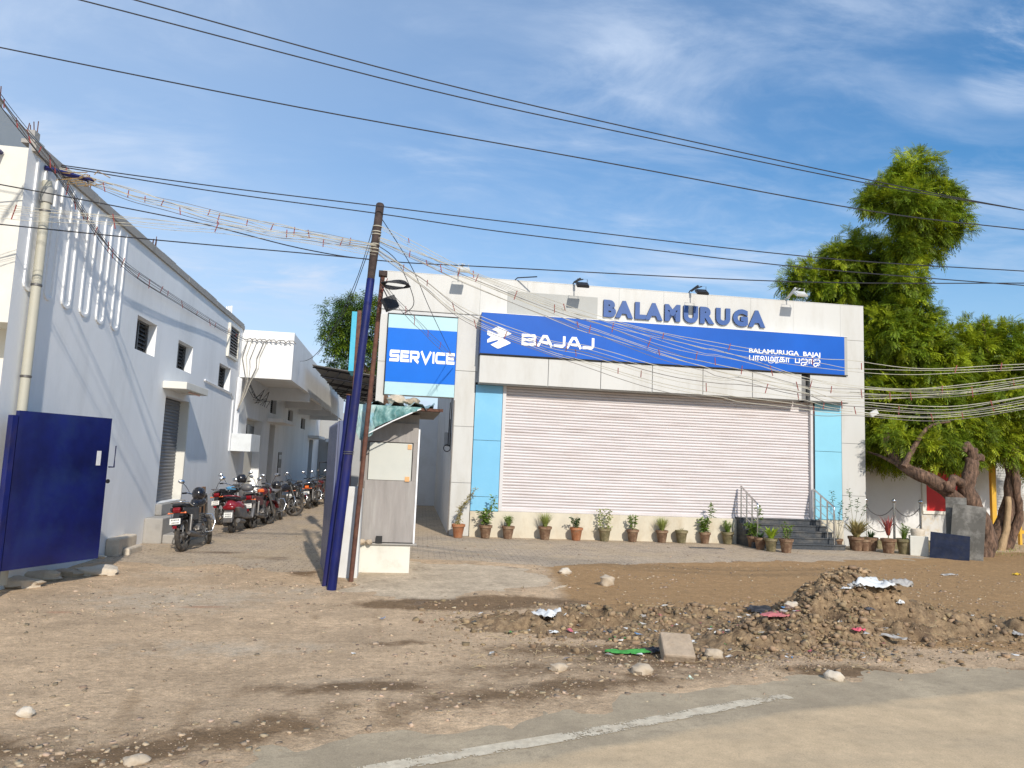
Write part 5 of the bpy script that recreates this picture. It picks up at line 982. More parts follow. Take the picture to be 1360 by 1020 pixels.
BD = dict(bl=[(-4.865, 10.4, 5.647), (-4.078, 10.3, 5.408), (-3.145, 10.2, 5.174), (-2.133, 10.2, 5.021), (-1.32, 10.3, 4.974), (-0.47, 10.4, 4.925)], bl2=[(-5.129, 8.8, 4.525), (-4.763, 9.0, 4.561), (-3.308, 9.6, 4.753), (-2.106, 10.1, 4.904), (-0.465, 10.4, 4.846)],
ru=[(-0.444, 10.4, 5.04), (0.19, 10.2, 4.755), (0.84, 10.0, 4.478), (2.188, 9.6, 3.926), (2.721, 9.4, 3.746), (3.701, 9.2, 3.444), (4.642, 9.0, 3.238), (5.375, 8.9, 3.064), (6.154, 8.8, 3.006), (7.209, 8.6, 3.046), (8.296, 8.4, 3.221), (9.746, 8.2, 3.53)],
rl=[(-0.432, 10.4, 4.848), (0.209, 10.2, 4.4), (0.867, 10.0, 3.91), (1.945, 9.7, 3.511), (2.535, 9.5, 3.36), (3.707, 9.2, 3.04), (5.166, 8.9, 2.878), (5.652, 8.8, 2.795), (6.081, 8.7, 2.77), (7.117, 8.5, 2.749), (8.185, 8.3, 2.931), (9.611, 8.1, 3.265)],
rt=[(-0.456, 10.4, 5.244), (0.182, 10.2, 4.9), (1.058, 10.0, 4.473), (2.185, 9.6, 4.033), (3.482, 9.2, 3.679), (4.347, 9.0, 3.518), (5.569, 8.8, 3.371), (6.089, 8.7, 3.339), (7.021, 8.5, 3.31), (8.306, 8.4, 3.437), (9.75, 8.2, 3.593)],
drop=[(-0.39, 10.5, 4.46), (-0.045, 12.5, 4.477), (0.428, 14.5, 4.464), (0.944, 16.5, 4.413), (1.34, 17.9, 4.401)], wl=[(-4.66, 7.6, 5.95), (-4.66, 8.8, 5.66), (-4.66, 9.94, 5.46), (-4.66, 11.03, 5.15), (-4.7, 12.58, 4.92), (-4.72, 15.04, 4.95), (-4.76, 19.5, 5.1), (-4.7, 22.4, 5.25)])
bundle('cable_bundle', BD['bl'], 9, lambda t: .035+.05*math.sin(math.pi*t), .0045, M_WIREW, 'bundle of white cables from the wall corner to the blue pole', 16, 3, .13, m2=M_WIREG)
bundle('cable_bundle', BD['bl2'], 6, lambda t: .07*(1-.5*t)+.01, .0028, M_WIREW, 'faint loose white cables strung low left of the blue pole', 5, 4, .18)
bundle('cable_bundle', BD['ru'], 8, lambda t: .03+.11*math.sin(math.pi*min(1, t*1.25))*(t < .8)+.035*(t >= .5), .0045, M_WIREW, 'upper main bundle of cables sagging right across the blue signboard', 26, 5, .13, m2=M_WIREG)
bundle('cable_bundle', BD['rl'], 7, lambda t: .03+.12*math.sin(math.pi*min(1, t*1.2))*(t < .83)+.045*(t >= .5), .0045, M_WIREW, 'lower main bundle of cables sagging right across the shutter top', 22, 6, .13, m2=M_WIREG)
bundle('cable_bundle', BD['rt'], 3, lambda t: .03+.03*math.sin(math.pi*t), .0045, M_WIREW, 'thin topmost group of pale cables right of the blue pole', 9, 7, .11)
bundle('cable_bundle', BD['drop'], 3, lambda t: .06*math.sin(math.pi*t)+.01, .004, M_WIREG, 'short drop cables from the pole to the right edge of the service sign', 6, 8, .2)
bundle('cable_bundle', BD['wl'], 5, lambda t: .06, .0055, M_WIREG, 'dark ladder like cable run along the top of the white wall', 26, 9, .16, m2=M_WIRE)
t = empty('cable_knot', (-4.75, 10.2, 5.52), 0, 'tangled knot of orange and white cable ends on the wall corner bracket', 'cable knot'); mb = MB()
for k in range(12): a_ = random.uniform(0, 6.3); p0 = Vector((random.uniform(-.1, .45), random.uniform(-.1, .2), random.uniform(-.12, .08))); mb.tube([p0, p0+Vector((.12*math.cos(a_), 0, .06*math.sin(a_))), p0+Vector((.2, .02, -.05*math.cos(a_)))], .007, 5)
mb.build('loops', mat('orange_yellow_cable', (.30, .20, .09), .6, .4, 20), t)
# ------------------------------------------------------------------ motorcycles
def wheel(parent, x, z=.30, R0=.255, r=.046, spoke=5, steer=None, drum=True):
    w_ = empty('wheel', (x, 0, z)); w_.parent = parent
    if steer: w_.rotation_euler = (0, 0, steer)
    mb = MB(); mb.torus(R0, r, 'Y', 30, 10, sq=.95); mb.build('tyre', M_TYRE, w_, smooth=True)
    mb = MB(); mb.torus(R0-r*.85, .014, 'Y', 26, 6, sq=1.6)
    for k in range(spoke):
        a = 2*math.pi*k/spoke; mb.tube([(.03*math.cos(a), 0, .03*math.sin(a)), ((R0-r)*math.cos(a+.08), 0, (R0-r)*math.sin(a+.08))], .013, 6)
    mb.lathe([(0, -.05), (.055 if drum else .03, -.05), (.06 if drum else .03, .0), (.055 if drum else .03, .05), (0, .05)], 14, Matrix.Rotation(R(90), 3, 'X')); mb.build('rim', M_DULLM, w_, smooth=True)
def plate_obj(parent, p, w_=.19, h=.105, tilt=12):
    e = MB(); M_ = Matrix.Rotation(R(tilt), 3, 'Y'); e.box((-.004, -w_/2, -h/2), (.004, w_/2, h/2), M=M_); e.v = [tuple(Vector(v)+Vector(p)) for v in e.v]; o = e.build('number_plate', M_PLATE, parent, bevel=.002)
    e = MB()
    for row in (-.024, .024):
        y = -w_*.36
        while y < w_*.34: l = random.uniform(.010, .017); e.box((-.0058, y, row-.013), (-.0046, y+l, row+.013), M=M_); y += l+.010
    e.v = [tuple(Vector(v)+Vector(p)) for v in e.v]; e.build('plate_characters', M_INK, o)
def moto(loc, head, lean, label, tank=M_GLOSSK, tail=M_REDL, guard=True, mirrors=2, steer=.35, seatlow=0., accent=None):
    r = empty('motorcycle', loc, 0, label, 'motorcycle', 'motorcycles parked along the lane'); r.rotation_euler = (R(lean), 0, R(head)); r.rotation_mode = 'XYZ'
    wheel(r, -.63); wheel(r, .64, .30, .262, .038, 5, steer, False)
    mb = MB()
    for y in (-.07, .07): mb.tube([(-.63, y, .30), (-.25, y, .36)], .018, 6); mb.tube([(-.60, y*1.4, .33), (-.50, y*1.6, .70)], .020, 8)
    mb.tube([(-.28, 0, .36), (-.25, 0, .30), (.20, 0, .27), (.33, 0, .50), (.42, 0, .86), (.0, 0, .78), (-.35, 0, .74), (-.78, 0, .78)], .020, 8)
    mb.tube([(-.35, .0, .74), (-.28, 0, .36)], .018, 6); mb.build('frame', M_BLACK, r, smooth=True)
    mb = MB()
    for y in (-.15, .15): mb.tube([(-.60, y*.85, .36), (-.51, y*.9, .66)], .028, 10)
    mb.build('shock_absorber', M_DULLM, r, smooth=True)
    mb = MB(); mb.lathe([(0, -.13), (.11, -.12), (.13, -.05), (.13, .05), (.11, .12), (0, .13)], 16, Matrix.Rotation(R(90), 3, 'X'), (-.02, 0, .34)); mb.box((-.14, -.09, .24), (.14, .09, .42)); 
    for k in range(6): mb.box((.03+.012*k, -.085, .44+.035*k), (.20+.012*k, .085, .458+.035*k))
    mb.box((.06, -.055, .42), (.17, .055, .66)); mb.build('engine', M_DULLM, r, bevel=.006)
    mb = MB(); mb.tube([(.17, -.05, .52), (.27, -.07, .42), (.24, -.10, .24), (-.05, -.14, .22), (-.30, -.16, .25)], .020, 8); mb.tube([(-.28, -.16, .25), (-.36, -.165, .27), (-.78, -.19, .34), (-.82, -.19, .345)], [.022, .045, .048, .03], 12); mb.build('exhaust', M_DULLM, r, smooth=True)
    mb = MB(); mb.ell((.17, 0, .85), (.27, .135, .13), 16, 10, Matrix.Rotation(R(-6), 3, 'Y'), lambda p: Vector((p.x, p.y*(1-.32*max(0, -p.x)), p.z if p.z > 0 else p.z*.7))); mb.build('fuel_tank', tank, r, smooth=True)
    mb = MB(); pr = [(-.12, .84), (-.10, .80), (-.30, .765), (-.74, .80), (-.79, .86), (-.70, .885), (-.45, .86), (-.30, .835), (-.15, .85)]
    mb.poly(pr, -.12, .12); mb.build('seat', M_SEAT, r, bevel=.03)
    mb = MB()
    for s in (-1, 1): mb.poly([(-.10, .78), (-.16, .56), (-.38, .55), (-.62, .68), (-.84, .76), (-.83, .82), (-.50, .79)], s*.095, s*.125)
    mb.build('side_panel', accent or tank, r, bevel=.01)
    mb = MB(); pts = []; 
    for k in range(8): a = R(50+k*14); pts.append((-.63+.345*math.cos(a), .30+.345*math.sin(a)))
    for a_, c_ in zip(pts[:-1], pts[1:]): mb.add([(a_[0], -.075, a_[1]), (a_[0], .075, a_[1]), (c_[0], .075, c_[1]), (c_[0], -.075, c_[1])], [(0, 1, 2, 3)])
    mb.add([(-.84, -.055, .76), (-.84, .055, .76), (-.96, .05, .50), (-.96, -.05, .50)], [(0, 1, 2, 3)])
    o = mb.build('rear_mudguard', M_BLACK, r); s_ = o.modifiers.new('s', 'SOLIDIFY'); s_.thickness = .008
    mb = MB(); mb.poly([(-.80, .71), (-.87, .72), (-.895, .78), (-.86, .825), (-.80, .82)], -.065, .065); mb.build('tail_lamp', tail, r, bevel=.015)
    mb = MB(); [mb.ell((-.84, s*.145, .72), (.02, .025, .018), 8, 6) for s in (-1, 1)]; [mb.tube([(-.84, s*.06, .72), (-.84, s*.14, .72)], .008, 5) for s in (-1, 1)]; mb.build('indicator', M_ORANGE, r)
    plate_obj(r, (-.945, 0, .575))
    mb = MB(); mb.box((-.975, -.035, .45), (-.963, .035, .50)); mb.build('reflector', M_REDL, r)
    mb = MB(); mb.tube([(-.45, .14, .82), (-.70, .15, .90), (-.90, .10, .92), (-.93, 0, .92), (-.90, -.10, .92), (-.70, -.15, .90), (-.45, -.14, .82)], .012, 8); mb.build('grab_rail', M_CHROME, r, smooth=True)
    # steering group
    f = empty('front_fork', (.42, 0, .86)); f.parent = r; f.rotation_euler = (0, 0, steer or 0)
    mb = MB(); [mb.tube([(.22, s*.075, -.56), (.03, s*.075, .0), (-.0, s*.075, .10)], [.026, .022, .018], 10) for s in (-1, 1)]; mb.box((-.02, -.1, -.02), (.05, .1, .01)); mb.build('fork_leg', M_DULLM, f, smooth=True)
    mb = MB(); pts = [(.22+.32*math.cos(R(a)), -.56+.32*math.sin(R(a))) for a in range(20, 150, 16)]
    for a_, c_ in zip(pts[:-1], pts[1:]): mb.add([(a_[0], -.055, a_[1]), (a_[0], .055, a_[1]), (c_[0], .055, c_[1]), (c_[0], -.055, c_[1])], [(0, 1, 2, 3)])
    o = mb.build('front_mudguard', tank, f); s_ = o.modifiers.new('s', 'SOLIDIFY'); s_.thickness = .01
    mb = MB(); mb.ell((.13, 0, .02), (.09, .11, .10), 12, 8); mb.build('headlamp', tank, f, smooth=True)
    mb = MB(); mb.tube([(-.16, .36, .20), (-.08, .28, .20), (.0, .10, .13), (.0, -.10, .13), (-.08, -.28, .20), (-.16, -.36, .20)], .013, 8); mb.build('handlebar', M_CHROME, f, smooth=True)
    mb = MB(); [mb.tube([(-.19, s*.39, .20), (-.12, s*.31, .20)], .018, 8) for s in (-1, 1)]; [mb.tube([(-.05, s*.30, .21), (-.10, s*.38, .19)], .006, 5) for s in (-1, 1)]; mb.build('grip', M_BLACK, f)
    for s in ((1, -1)[:mirrors]):
        mb = MB(); mb.tube([(-.06, s*.24, .20), (-.03, s*.30, .33), (-.05, s*.36, .40)], .006, 6); o = mb.build('mirror', M_BLACK, f); mb = MB(); mb.ell((-.05, s*.38, .43), (.018, .065, .042), 14, 8, Matrix.Rotation(R(12*s), 3, 'X')); mb.build('mirror_back', M_CHROME, o, smooth=True)
    mb = MB(); mb.box((-.03, -.09, .08), (.07, .09, .16)); mb.build('instrument_cluster', M_BLACK, f, bevel=.02)
    if guard: mb = MB(); mb.tube([(.33, 0, .62), (.36, .20, .60), (.33, .26, .45), (.26, .22, .28), (.20, 0, .26), (.26, -.22, .28), (.33, -.26, .45), (.36, -.20, .60), (.33, 0, .62)], .013, 8); mb.build('crash_guard', M_CHROME, r, smooth=True)
    mb = MB(); [mb.tube([(.0, s*.10, .27), (.0, s*.24, .27)], .014, 6) for s in (-1, 1)]; [mb.tube([(-.36, s*.12, .34), (-.40, s*.26, .36)], .012, 6) for s in (-1, 1)]; mb.tube([(-.06, .12, .26), (-.16, .30, .04 if lean else .02)], .012, 6); mb.tube([(-.2, .12, .3), (-.05, .12, .29)], .02, 6); mb.build('foot_rest', M_BLACK, r)
    mb = MB(); mb.box((-.60, .085, .27), (-.10, .105, .40)); mb.build('chain_cover', M_BLACK, r, bevel=.01)
    mb = MB(); pr = [(.10, .0), (.14, -.09)]; mb.tube([(-.70, .13, .80), (-.76, .17, .55), (-.60, .17, .45), (-.45, .15, .60), (-.42, .12, .76)], .009, 6); mb.build('saree_guard', M_CHROME, r, smooth=True)
    return r
def scooter(loc, head, lean, label, cowl=M_MAROON):
    r = empty('scooter', loc, 0, label, 'scooter'); r.rotation_euler = (R(lean), 0, R(head))
    wheel(r, -.60, .21, .165, .048, 5); wheel(r, .62, .21, .165, .046, 5, -.25, False)
    mb = MB()
    mb.ell((-.42, 0, .60), (.44, .20, .20), 18, 12, Matrix.Rotation(R(8), 3, 'Y'), lambda p: Vector((p.x, p.y*(1-.25*max(0, p.z)), p.z))); mb.build('rear_cowl', cowl, r, smooth=True)
    mb = MB(); mb.poly([(-.78, .60), (-.55, .36), (-.20, .30), (.30, .26), (.32, .32), (-.05, .40), (-.15, .62)], -.19, .19); mb.build('lower_body', M_GREYSC, r, bevel=.04)
    mb = MB(); mb.poly([(-.80, .80), (-.74, .75), (-.1, .72), (.02, .76), (-.05, .82), (-.4, .80), (-.76, .84)], -.15, .15); mb.build('seat', M_SEAT, r, bevel=.035)
    mb = MB(); mb.tube([(-.50, .15, .82), (-.82, .13, .86), (-.88, 0, .87), (-.82, -.13, .86), (-.50, -.15, .82)], .016, 8); mb.build('grab_rail', cowl, r, smooth=True)
    mb = MB(); mb.ell((-.83, 0, .60), (.06, .155, .065), 14, 8); mb.build('tail_lamp', M_REDL, r, smooth=True)
    mb = MB(); mb.poly([(-.86, .53), (-.80, .54), (-.78, .34), (-.92, .26), (-.93, .28)], -.10, .10); mb.build('rear_mudguard', M_GREYSC, r, bevel=.01); plate_obj(r, (-.895, 0, .43), .19, .12, 14)
    mb = MB(); mb.poly([(.30, .26), (.50, .34), (.60, .60), (.52, .95), (.46, .95), (.48, .60), (.34, .34)], -.20, .20); mb.build('leg_shield', M_GREYSC, r, bevel=.03)
    mb = MB(); mb.ell((.52, 0, 1.0), (.12, .16, .10), 14, 9); mb.build('handle_cowl', M_GREYSC, r, smooth=True)
    mb = MB(); mb.tube([(.42, .36, 1.02), (.48, .15, 1.02), (.48, -.15, 1.02), (.42, -.36, 1.02)], .017, 8); mb.build('handlebar', M_BLACK, r)
    for s in (1, -1): mb = MB(); mb.tube([(.46, s*.22, 1.03), (.48, s*.27, 1.18)], .006, 6); o = mb.build('mirror', M_BLACK, r); mb = MB(); mb.ell((.47, s*.30, 1.21), (.016, .06, .045), 14, 8); mb.build('mirror_back', M_CHROME, o, smooth=True)
    mb = MB(); mb.poly([(.48, .44), (.62, .46), (.80, .36), (.82, .28), (.60, .42)], -.08, .08); mb.build('front_mudguard', M_GREYSC, r, bevel=.02); mb = MB(); mb.tube([(.52, .07, .6), (.62, .08, .21)], .02, 8); mb.tube([(.52, -.07, .6), (.62, -.08, .21)], .02, 8); mb.build('fork', M_DULLM, r)
    mb = MB(); mb.tube([(-.3, -.17, .24), (-.78, -.19, .30)], .05, 12); mb.build('exhaust', M_DULLM, r, smooth=True); mb = MB(); mb.box((-.7, .08, .16), (-.2, .18, .34)); mb.build('engine_case', M_DULLM, r, bevel=.03); return r
def helmet(p, rz, label, m=M_GLOSSK, s=1.):
    r = empty('helmet', p, rz, label, 'helmet'); mb = MB(); mb.ell((0, 0, 0), (.145*s, .125*s, .135*s), 20, 14, None, lambda q: Vector((q.x, q.y, max(q.z, -.72)))); mb.build('shell', m, r, smooth=True)
    mb = MB(); mb.ell((.012, 0, .01), (.142*s, .115*s, .055*s), 18, 8); mb.build('visor', mat('smoked_visor', (.04, .04, .045), .08, .1, 3, coat=1.), r, smooth=True)
moto((-3.72, 14.86, .0), 84, -7, 'nearest black motorcycle, parked alone by the shutter doorstep with a helmet on it', steer=.5)
helmet((-3.80, 15.02, 1.02), R(100), 'black helmet resting on the nearest motorcycle')
moto((-4.22, 20.15, 0), 80, -7, 'black motorcycle with a yellow stickered mudguard nearest the wall in the middle group', steer=.3, accent=M_BLACK)
helmet((-4.02, 20.0, 1.17), R(60), 'glossy black helmet raised above the middle group of motorcycles')
scooter((-3.60, 18.25, 0), 84, -4, 'grey scooter with a maroon rear cowl in front of the middle group')
moto((-3.34, 19.45, 0), 82, -6, 'black motorcycle with a dark red tail just right of the scooter', steer=-.3, guard=False, tank=mat('dark_red_gloss', (.10, .008, .01), .2, .2, 6, dirt=(.16, .13, .09), dscale=5, damt=.3, coat=.5))
moto((-3.28, 20.9, 0), 80, -6, 'silver grey motorcycle, second behind the scooter on the lane side', steer=.2, mirrors=1, tank=mat('dark_silver', (.16, .16, .17), .3, .2, 6, dirt=(.16, .13, .09), dscale=5, damt=.3, coat=.4))
moto((-3.28, 22.3, 0), 62, -5, 'black motorcycle with its front wheel turned out, last of the middle group', steer=-.7, mirrors=1)
moto((-3.12, 24.65, 0), 84, -6, 'black motorcycle with a red tail lamp, leftmost of the far group', steer=.3, mirrors=1)
moto((-2.86, 26.8, 0), 84, -6, 'black motorcycle with an orange topped rear, middle of the far group', steer=.3, tail=M_ORANGE)
moto((-2.8, 28.6, 0), 80, -6, 'dark red motorcycle at the right end of the far group', steer=.3, mirrors=1, tank=mat('dark_red_gloss', (.10, .008, .01)))
moto((-2.72, 32.8, 0), 250, 6, 'motorcycle half hidden behind the grey gate at the lane end', steer=.3)
helmet((-3.15, 20.2, 1.02), R(0), 'black helmet lying on the bikes right of the scooter', s=.9)
def bag(p, m, label, cat, sc): mb = MB(); mb.ell((0, 0, 0), sc, 14, 9, None, lambda q: q*(1+.12*math.sin(5*q.x+3*q.y)+.08*math.sin(9*q.z))); o = mb.build(cat.replace(' ', '_'), m, smooth=True); o.location = p; tag(o, label, cat)
bag((-4.20, 19.75, .93), M_BAGB, 'light blue bag lying on the seat of the bike nearest the wall', 'bag', (.13, .10, .05)); bag((-3.32, 19.0, .93), M_ORANGE, 'bright orange bag on the seat right of the scooter', 'bag', (.09, .09, .045))
MB().box((-4.15, 19.02, .50), (-4.05, 19.06, .60))

# ------------------------------------------------------------------ right side: old wall, shutter, slabs, posts
w_ = empty('old_wall', (0, 0, 0), 0, 'old whitewashed wall with a red shuttered window behind the trees', 'wall')
mb = MB(); mb.box((12.75, 20.4, 0), (19.0, 20.7, 3.3)); mb.build('wall', M_OLDW, w_); MB().box((16.25, 20.375, .0), (18.4, 20.398, .86)).build('peeling_base', M_PEEL, w_)
fx0, fx1 = 16.45, 17.85; mb = MB(); [mb.box(a_, c_) for a_, c_ in (((fx0-.14, 20.33, .82), (fx1+.14, 20.4, .92)), ((fx0-.14, 20.35, .92), (fx0, 20.4, 2.3)), ((fx1, 20.35, .92), (fx1+.14, 20.4, 2.3)), ((fx0, 20.35, 2.22), (fx1, 20.4, 2.3)))]; f = mb.build('window', W_CREAM, w_)
mb = MB(); mb.box((fx0, 20.365, .92), ((fx0+fx1)/2-.006, 20.39, 2.22)); mb.box(((fx0+fx1)/2+.006, 20.365, .92), (fx1, 20.39, 2.22)); mb.build('shutter', M_RED, f, bevel=.004)
w_ = empty('back_building', (0, 0, 0), 0, 'pale side building rising behind the old wall, seen through the leaves', 'building'); MB().box((12.9, 25, 0), (17, 31, 4.3)).build('wall', M_OLDW, w_); MB().box((12.8, 24.9, 4.302), (17.1, 31, 4.4)).build('roof', W_CONC, w_)
w_ = empty('roadside_shop', (0, 0, 0), 0, 'low brown walled shop with a grey shutter at the right edge', 'shop'); MB().box((19.4, 22.0, 0), (34, 27, 1.5)).build('lower_wall', M_BROWNW, w_); MB().box((19.4, 22.02, 1.5), (34, 27, 3.4)).build('upper_wall', M_OLDW, w_)
mb = MB(); [mb.box((20.15, 21.95, .95+.09*k), (21.5, 21.99, .95+.09*k+.08)) for k in range(19)]; mb.build('shutter', mat('pale_grey_shutter', (.42, .41, .38), .6, .08, 4), w_); MB().box((20.1, 21.93, 2.66), (21.55, 21.99, 2.75)).build('lintel', M_BLACK, w_)
w_ = empty('yellow_gate_frame', (0, 0, 0), 0, 'yellow painted steel frame standing behind the right tree trunks', 'frame'); p = at(1318, 625, 19.8); 
mb = MB(); mb.box((p.x-.09, 19.75, 0), (p.x+.07, 19.85, 2.75)); mb.build('post', M_YEL, w_, bevel=.005); q_ = at(1352, 640, 19.8); mb = MB(); mb.box((q_.x-.04, 19.76, 0), (q_.x+.04, 19.84, 1.3)); mb.build('post', M_YEL, w_); mb = MB(); mb.box((p.x+.07, 19.77, .34), (24, 19.83, .44)); mb.build('rail', M_YEL, w_)
def slab(name, p0, ang, wd, h, lean, m, label, marks=False, roll=0.):
    mb = MB(); mb.box((0, 0, 0), (wd, .035, h)); o = mb.build(name, m, bevel=.004); o.location = p0; o.rotation_euler = (R(-lean), R(roll), R(ang)); tag(o, label, 'slab', 'slabs leaning by the tree')
slab('stone_slab', (13.42, 15.90, 0), -40, .70, 1.36, 13, M_SLABG, 'tall grey stone slab with a pale stain leaning on the tree trunk', roll=5)
slab('stone_slab', (12.86, 15.86, 0), -36, .82, .64, 12, M_SLABD, 'low dark blue slab leaning in front of the tall grey one', roll=4)
slab('stone_slab', (13.50, 16.06, 0), -40, .45, 1.50, 12, M_SLABG, 'narrow slab mostly hidden behind the tall grey one')
mb = MB(); mb.box((-.20, -.17, 0), (.20, .17, .48)); o = mb.build('cream_block', M_CREAMB, bevel=.012); o.location = (12.92, 16.30, 0); o.rotation_euler = (0, 0, R(-32)); tag(o, 'cream painted concrete block beside the pots', 'block')
mb = MB(); mb.lathe([(0, 0), (.15, 0), (.17, .12), (.15, .17), (.12, .12), (0, .12)], 14); o = mb.build('concrete_bowl', M_STONEL, smooth=True); o.location = (12.93, 16.33, .481); tag(o, 'small tan concrete bowl standing on the cream block', 'bowl')
k_ = MB(); k_.box((12.72, 17.55, 0), (15.4, 17.8, .24)); k_.box((12.72, 17.8, 0), (12.95, 19.5, .22)); tag(k_.build('planter_kerb', M_TERRAG, bevel=.02), 'mossy low kerb behind the right hand pots', 'kerb')
CP = []
for i, (x, y) in enumerate(((1149, 657), (1187, 661), (1222, 663))):
    p = at(x, y, 18.1); r = empty('chain_post', (p.x, 18.1, 0), 0, ['steel ball topped post, leftmost of three by the showroom corner', 'steel ball topped post, middle one behind the red leaved plant', 'steel ball topped post, rightmost near the red window'][i], 'post', 'steel chain posts'); CP.append(p.x)
    mb = MB(); mb.lathe([(0, 0), (.06, 0), (.06, .012), (.032, .02), (.032, 1.21), (0, 1.21)], 14); mb.build('shaft', M_STEEL, r, smooth=True); mb = MB(); mb.ell((0, 0, 1.26), (.06, .06, .06), 16, 10); mb.build('ball', M_CHROME, r, smooth=True)
for i in range(2):
    for z in (1.12, .68):
        pts = [(CP[i]+(CP[i+1]-CP[i])*t, 18.1, z-.27*4*t*(1-t)) for t in [j/24 for j in range(25)]]; mb = MB()
        for a_, c_ in zip(pts[:-1], pts[1:]): mb.tube([a_, ((a_[0]+c_[0])/2, 18.1, (a_[2]+c_[2])/2), c_], [.006, .013, .006], 5)
        tag(mb.build('chain', M_DULLM), f'{"upper" if z > 1 else "lower"} chain between the {"left and middle" if i == 0 else "middle and right"} steel posts', 'chain')

# ------------------------------------------------------------------ trees
def leaflet_template(pairs=6):
    v = []; f = []
    def add(px, ang, l, w_):
        c, s = math.cos(ang), math.sin(ang); b0 = np.array([px, 0, 0]); d = np.array([c, s, -.25]); n = np.array([-s, c, 0]); i = len(v)
        v.extend([b0, b0+d*l*.5+n*w_/2, b0+d*l+np.array([0, 0, -.06*l]), b0+d*l*.5-n*w_/2]); f.append([i, i+1, i+2, i+3])
    for k in range(pairs):
        x = .12+.82*k/pairs; l = .34*(1-.35*abs(k/pairs-.35)); add(x, 1.0, l, .085); add(x+.03, -1.0, l, .085)
    add(.95, 0, .26, .085); v.extend([np.array([0, -.008, 0]), np.array([0, .008, 0]), np.array([1, .004, -.0]), np.array([1, -.004, -.0])]); f.append([len(v)-4, len(v)-3, len(v)-2, len(v)-1])
    V = np.array(v); V[:, 2] -= .16*V[:, 0]**2; return V, np.array(f)
LV, LF = leaflet_template()
def fronds(name, P, D, S, mats, parent, mi=None, T=(LV, LF)):
    V0, F0 = T; n = len(P); D = D/np.linalg.norm(D, axis=1)[:, None]; up = np.tile([0, 0, 1.], (n, 1))+rng.normal(0, .45, (n, 3)); Yx = np.cross(up, D); Yx /= np.linalg.norm(Yx, axis=1)[:, None]+1e-9; Z = np.cross(D, Yx)
    V = P[:, None, :]+S[:, None, None]*(V0[None, :, 0:1]*D[:, None, :]+V0[None, :, 1:2]*Yx[:, None, :]+V0[None, :, 2:3]*Z[:, None, :]); V[:, :, 2] -= (S[:, None]*V0[None, :, 0]**2)*.16
    Fc = F0[None]+(np.arange(n)*len(V0))[:, None, None]; m_ = None if mi is None else np.repeat(mi, len(F0)); return npmesh(name, V.reshape(-1, 3), Fc.reshape(-1, 4), mats, parent, m_)
def crown(name, blobs, parent, mats, size=.36, dens=48, per=9, young=.25, T=(LV, LF)):
    P = []; D = []; S = []; MI = []
    for (c, r) in blobs:
        c = np.array(c); n = max(6, int(dens*r*r)); yv = rng.random() < .4
        u = rng.normal(0, 1, (n, 3)); u /= np.linalg.norm(u, axis=1)[:, None]; rad = r*(.35+.65*rng.random(n)**.5)*(1+.22*rng.normal(0, 1, n)).clip(.5, 1.35); cc = c+u*rad[:, None]*np.array([1, .9, .92])
        for k in range(n):
            m_ = per+rng.integers(-3, 4); d = u[k]*.8+rng.normal(0, .65, (m_, 3)); d[:, 2] += .12; P.append(np.tile(cc[k], (m_, 1))+rng.normal(0, .05, (m_, 3))); D.append(d); S.append(size*rng.uniform(.65, 1.15, m_)); MI.append(np.full(m_, 1 if rng.random() < (young+.35*(u[k][2] > .4)+.2*yv) else 0))
    return fronds(name, np.concatenate(P), np.concatenate(D), np.concatenate(S), mats, parent, np.concatenate(MI), T)
def limb(mb, pts, r0, r1, n=10, kn=.12):
    S = smoothpts(pts, 5); N_ = len(S); rs = [(r0+(r1-r0)*i/(N_-1))*(1+kn*.5*math.sin(i*1.9+r0*40)+kn*.4*math.sin(i*.7)) for i in range(N_)]; mb.tube([p+Vector((random.gauss(0, r0*.06), random.gauss(0, r0*.06), 0)) for p in S], rs, n)
def A3(x, y, Y): p = at(x, y, Y); return (p.x, p.y, p.z)
t = empty('neem_tree', (15.0, 16.9, 0), 0, 'large neem tree with a leaning trunk and tall ragged crown right of the showroom', 'tree'); t.location = (0, 0, 0)
mb = MB(); g0 = gat(1317, 742); Yt = 16.6
limb(mb, [(g0.x+.1, Yt, -.1), A3(1309, 715, Yt), A3(1291, 672, Yt), A3(1283, 645, Yt), A3(1292, 615, Yt), A3(1291, 596, Yt)], .30, .12, 12)
tr = mb.build('trunk', M_BARK, t, smooth=True); mb = MB(); limb(mb, [A3(1290, 700, Yt), A3(1278, 672, Yt+.05), A3(1240, 640, Yt+.1), A3(1205, 622, Yt+.5), A3(1180, 590, Yt+1.4), A3(1172, 520, Yt+2.6), A3(1178, 440, Yt+3.2), A3(1190, 370, Yt+3.2), A3(1210, 300, Yt+3.1), A3(1218, 240, Yt+3.1)], .21, .04, 10); mb.build('limb', M_BARK, t, smooth=True)
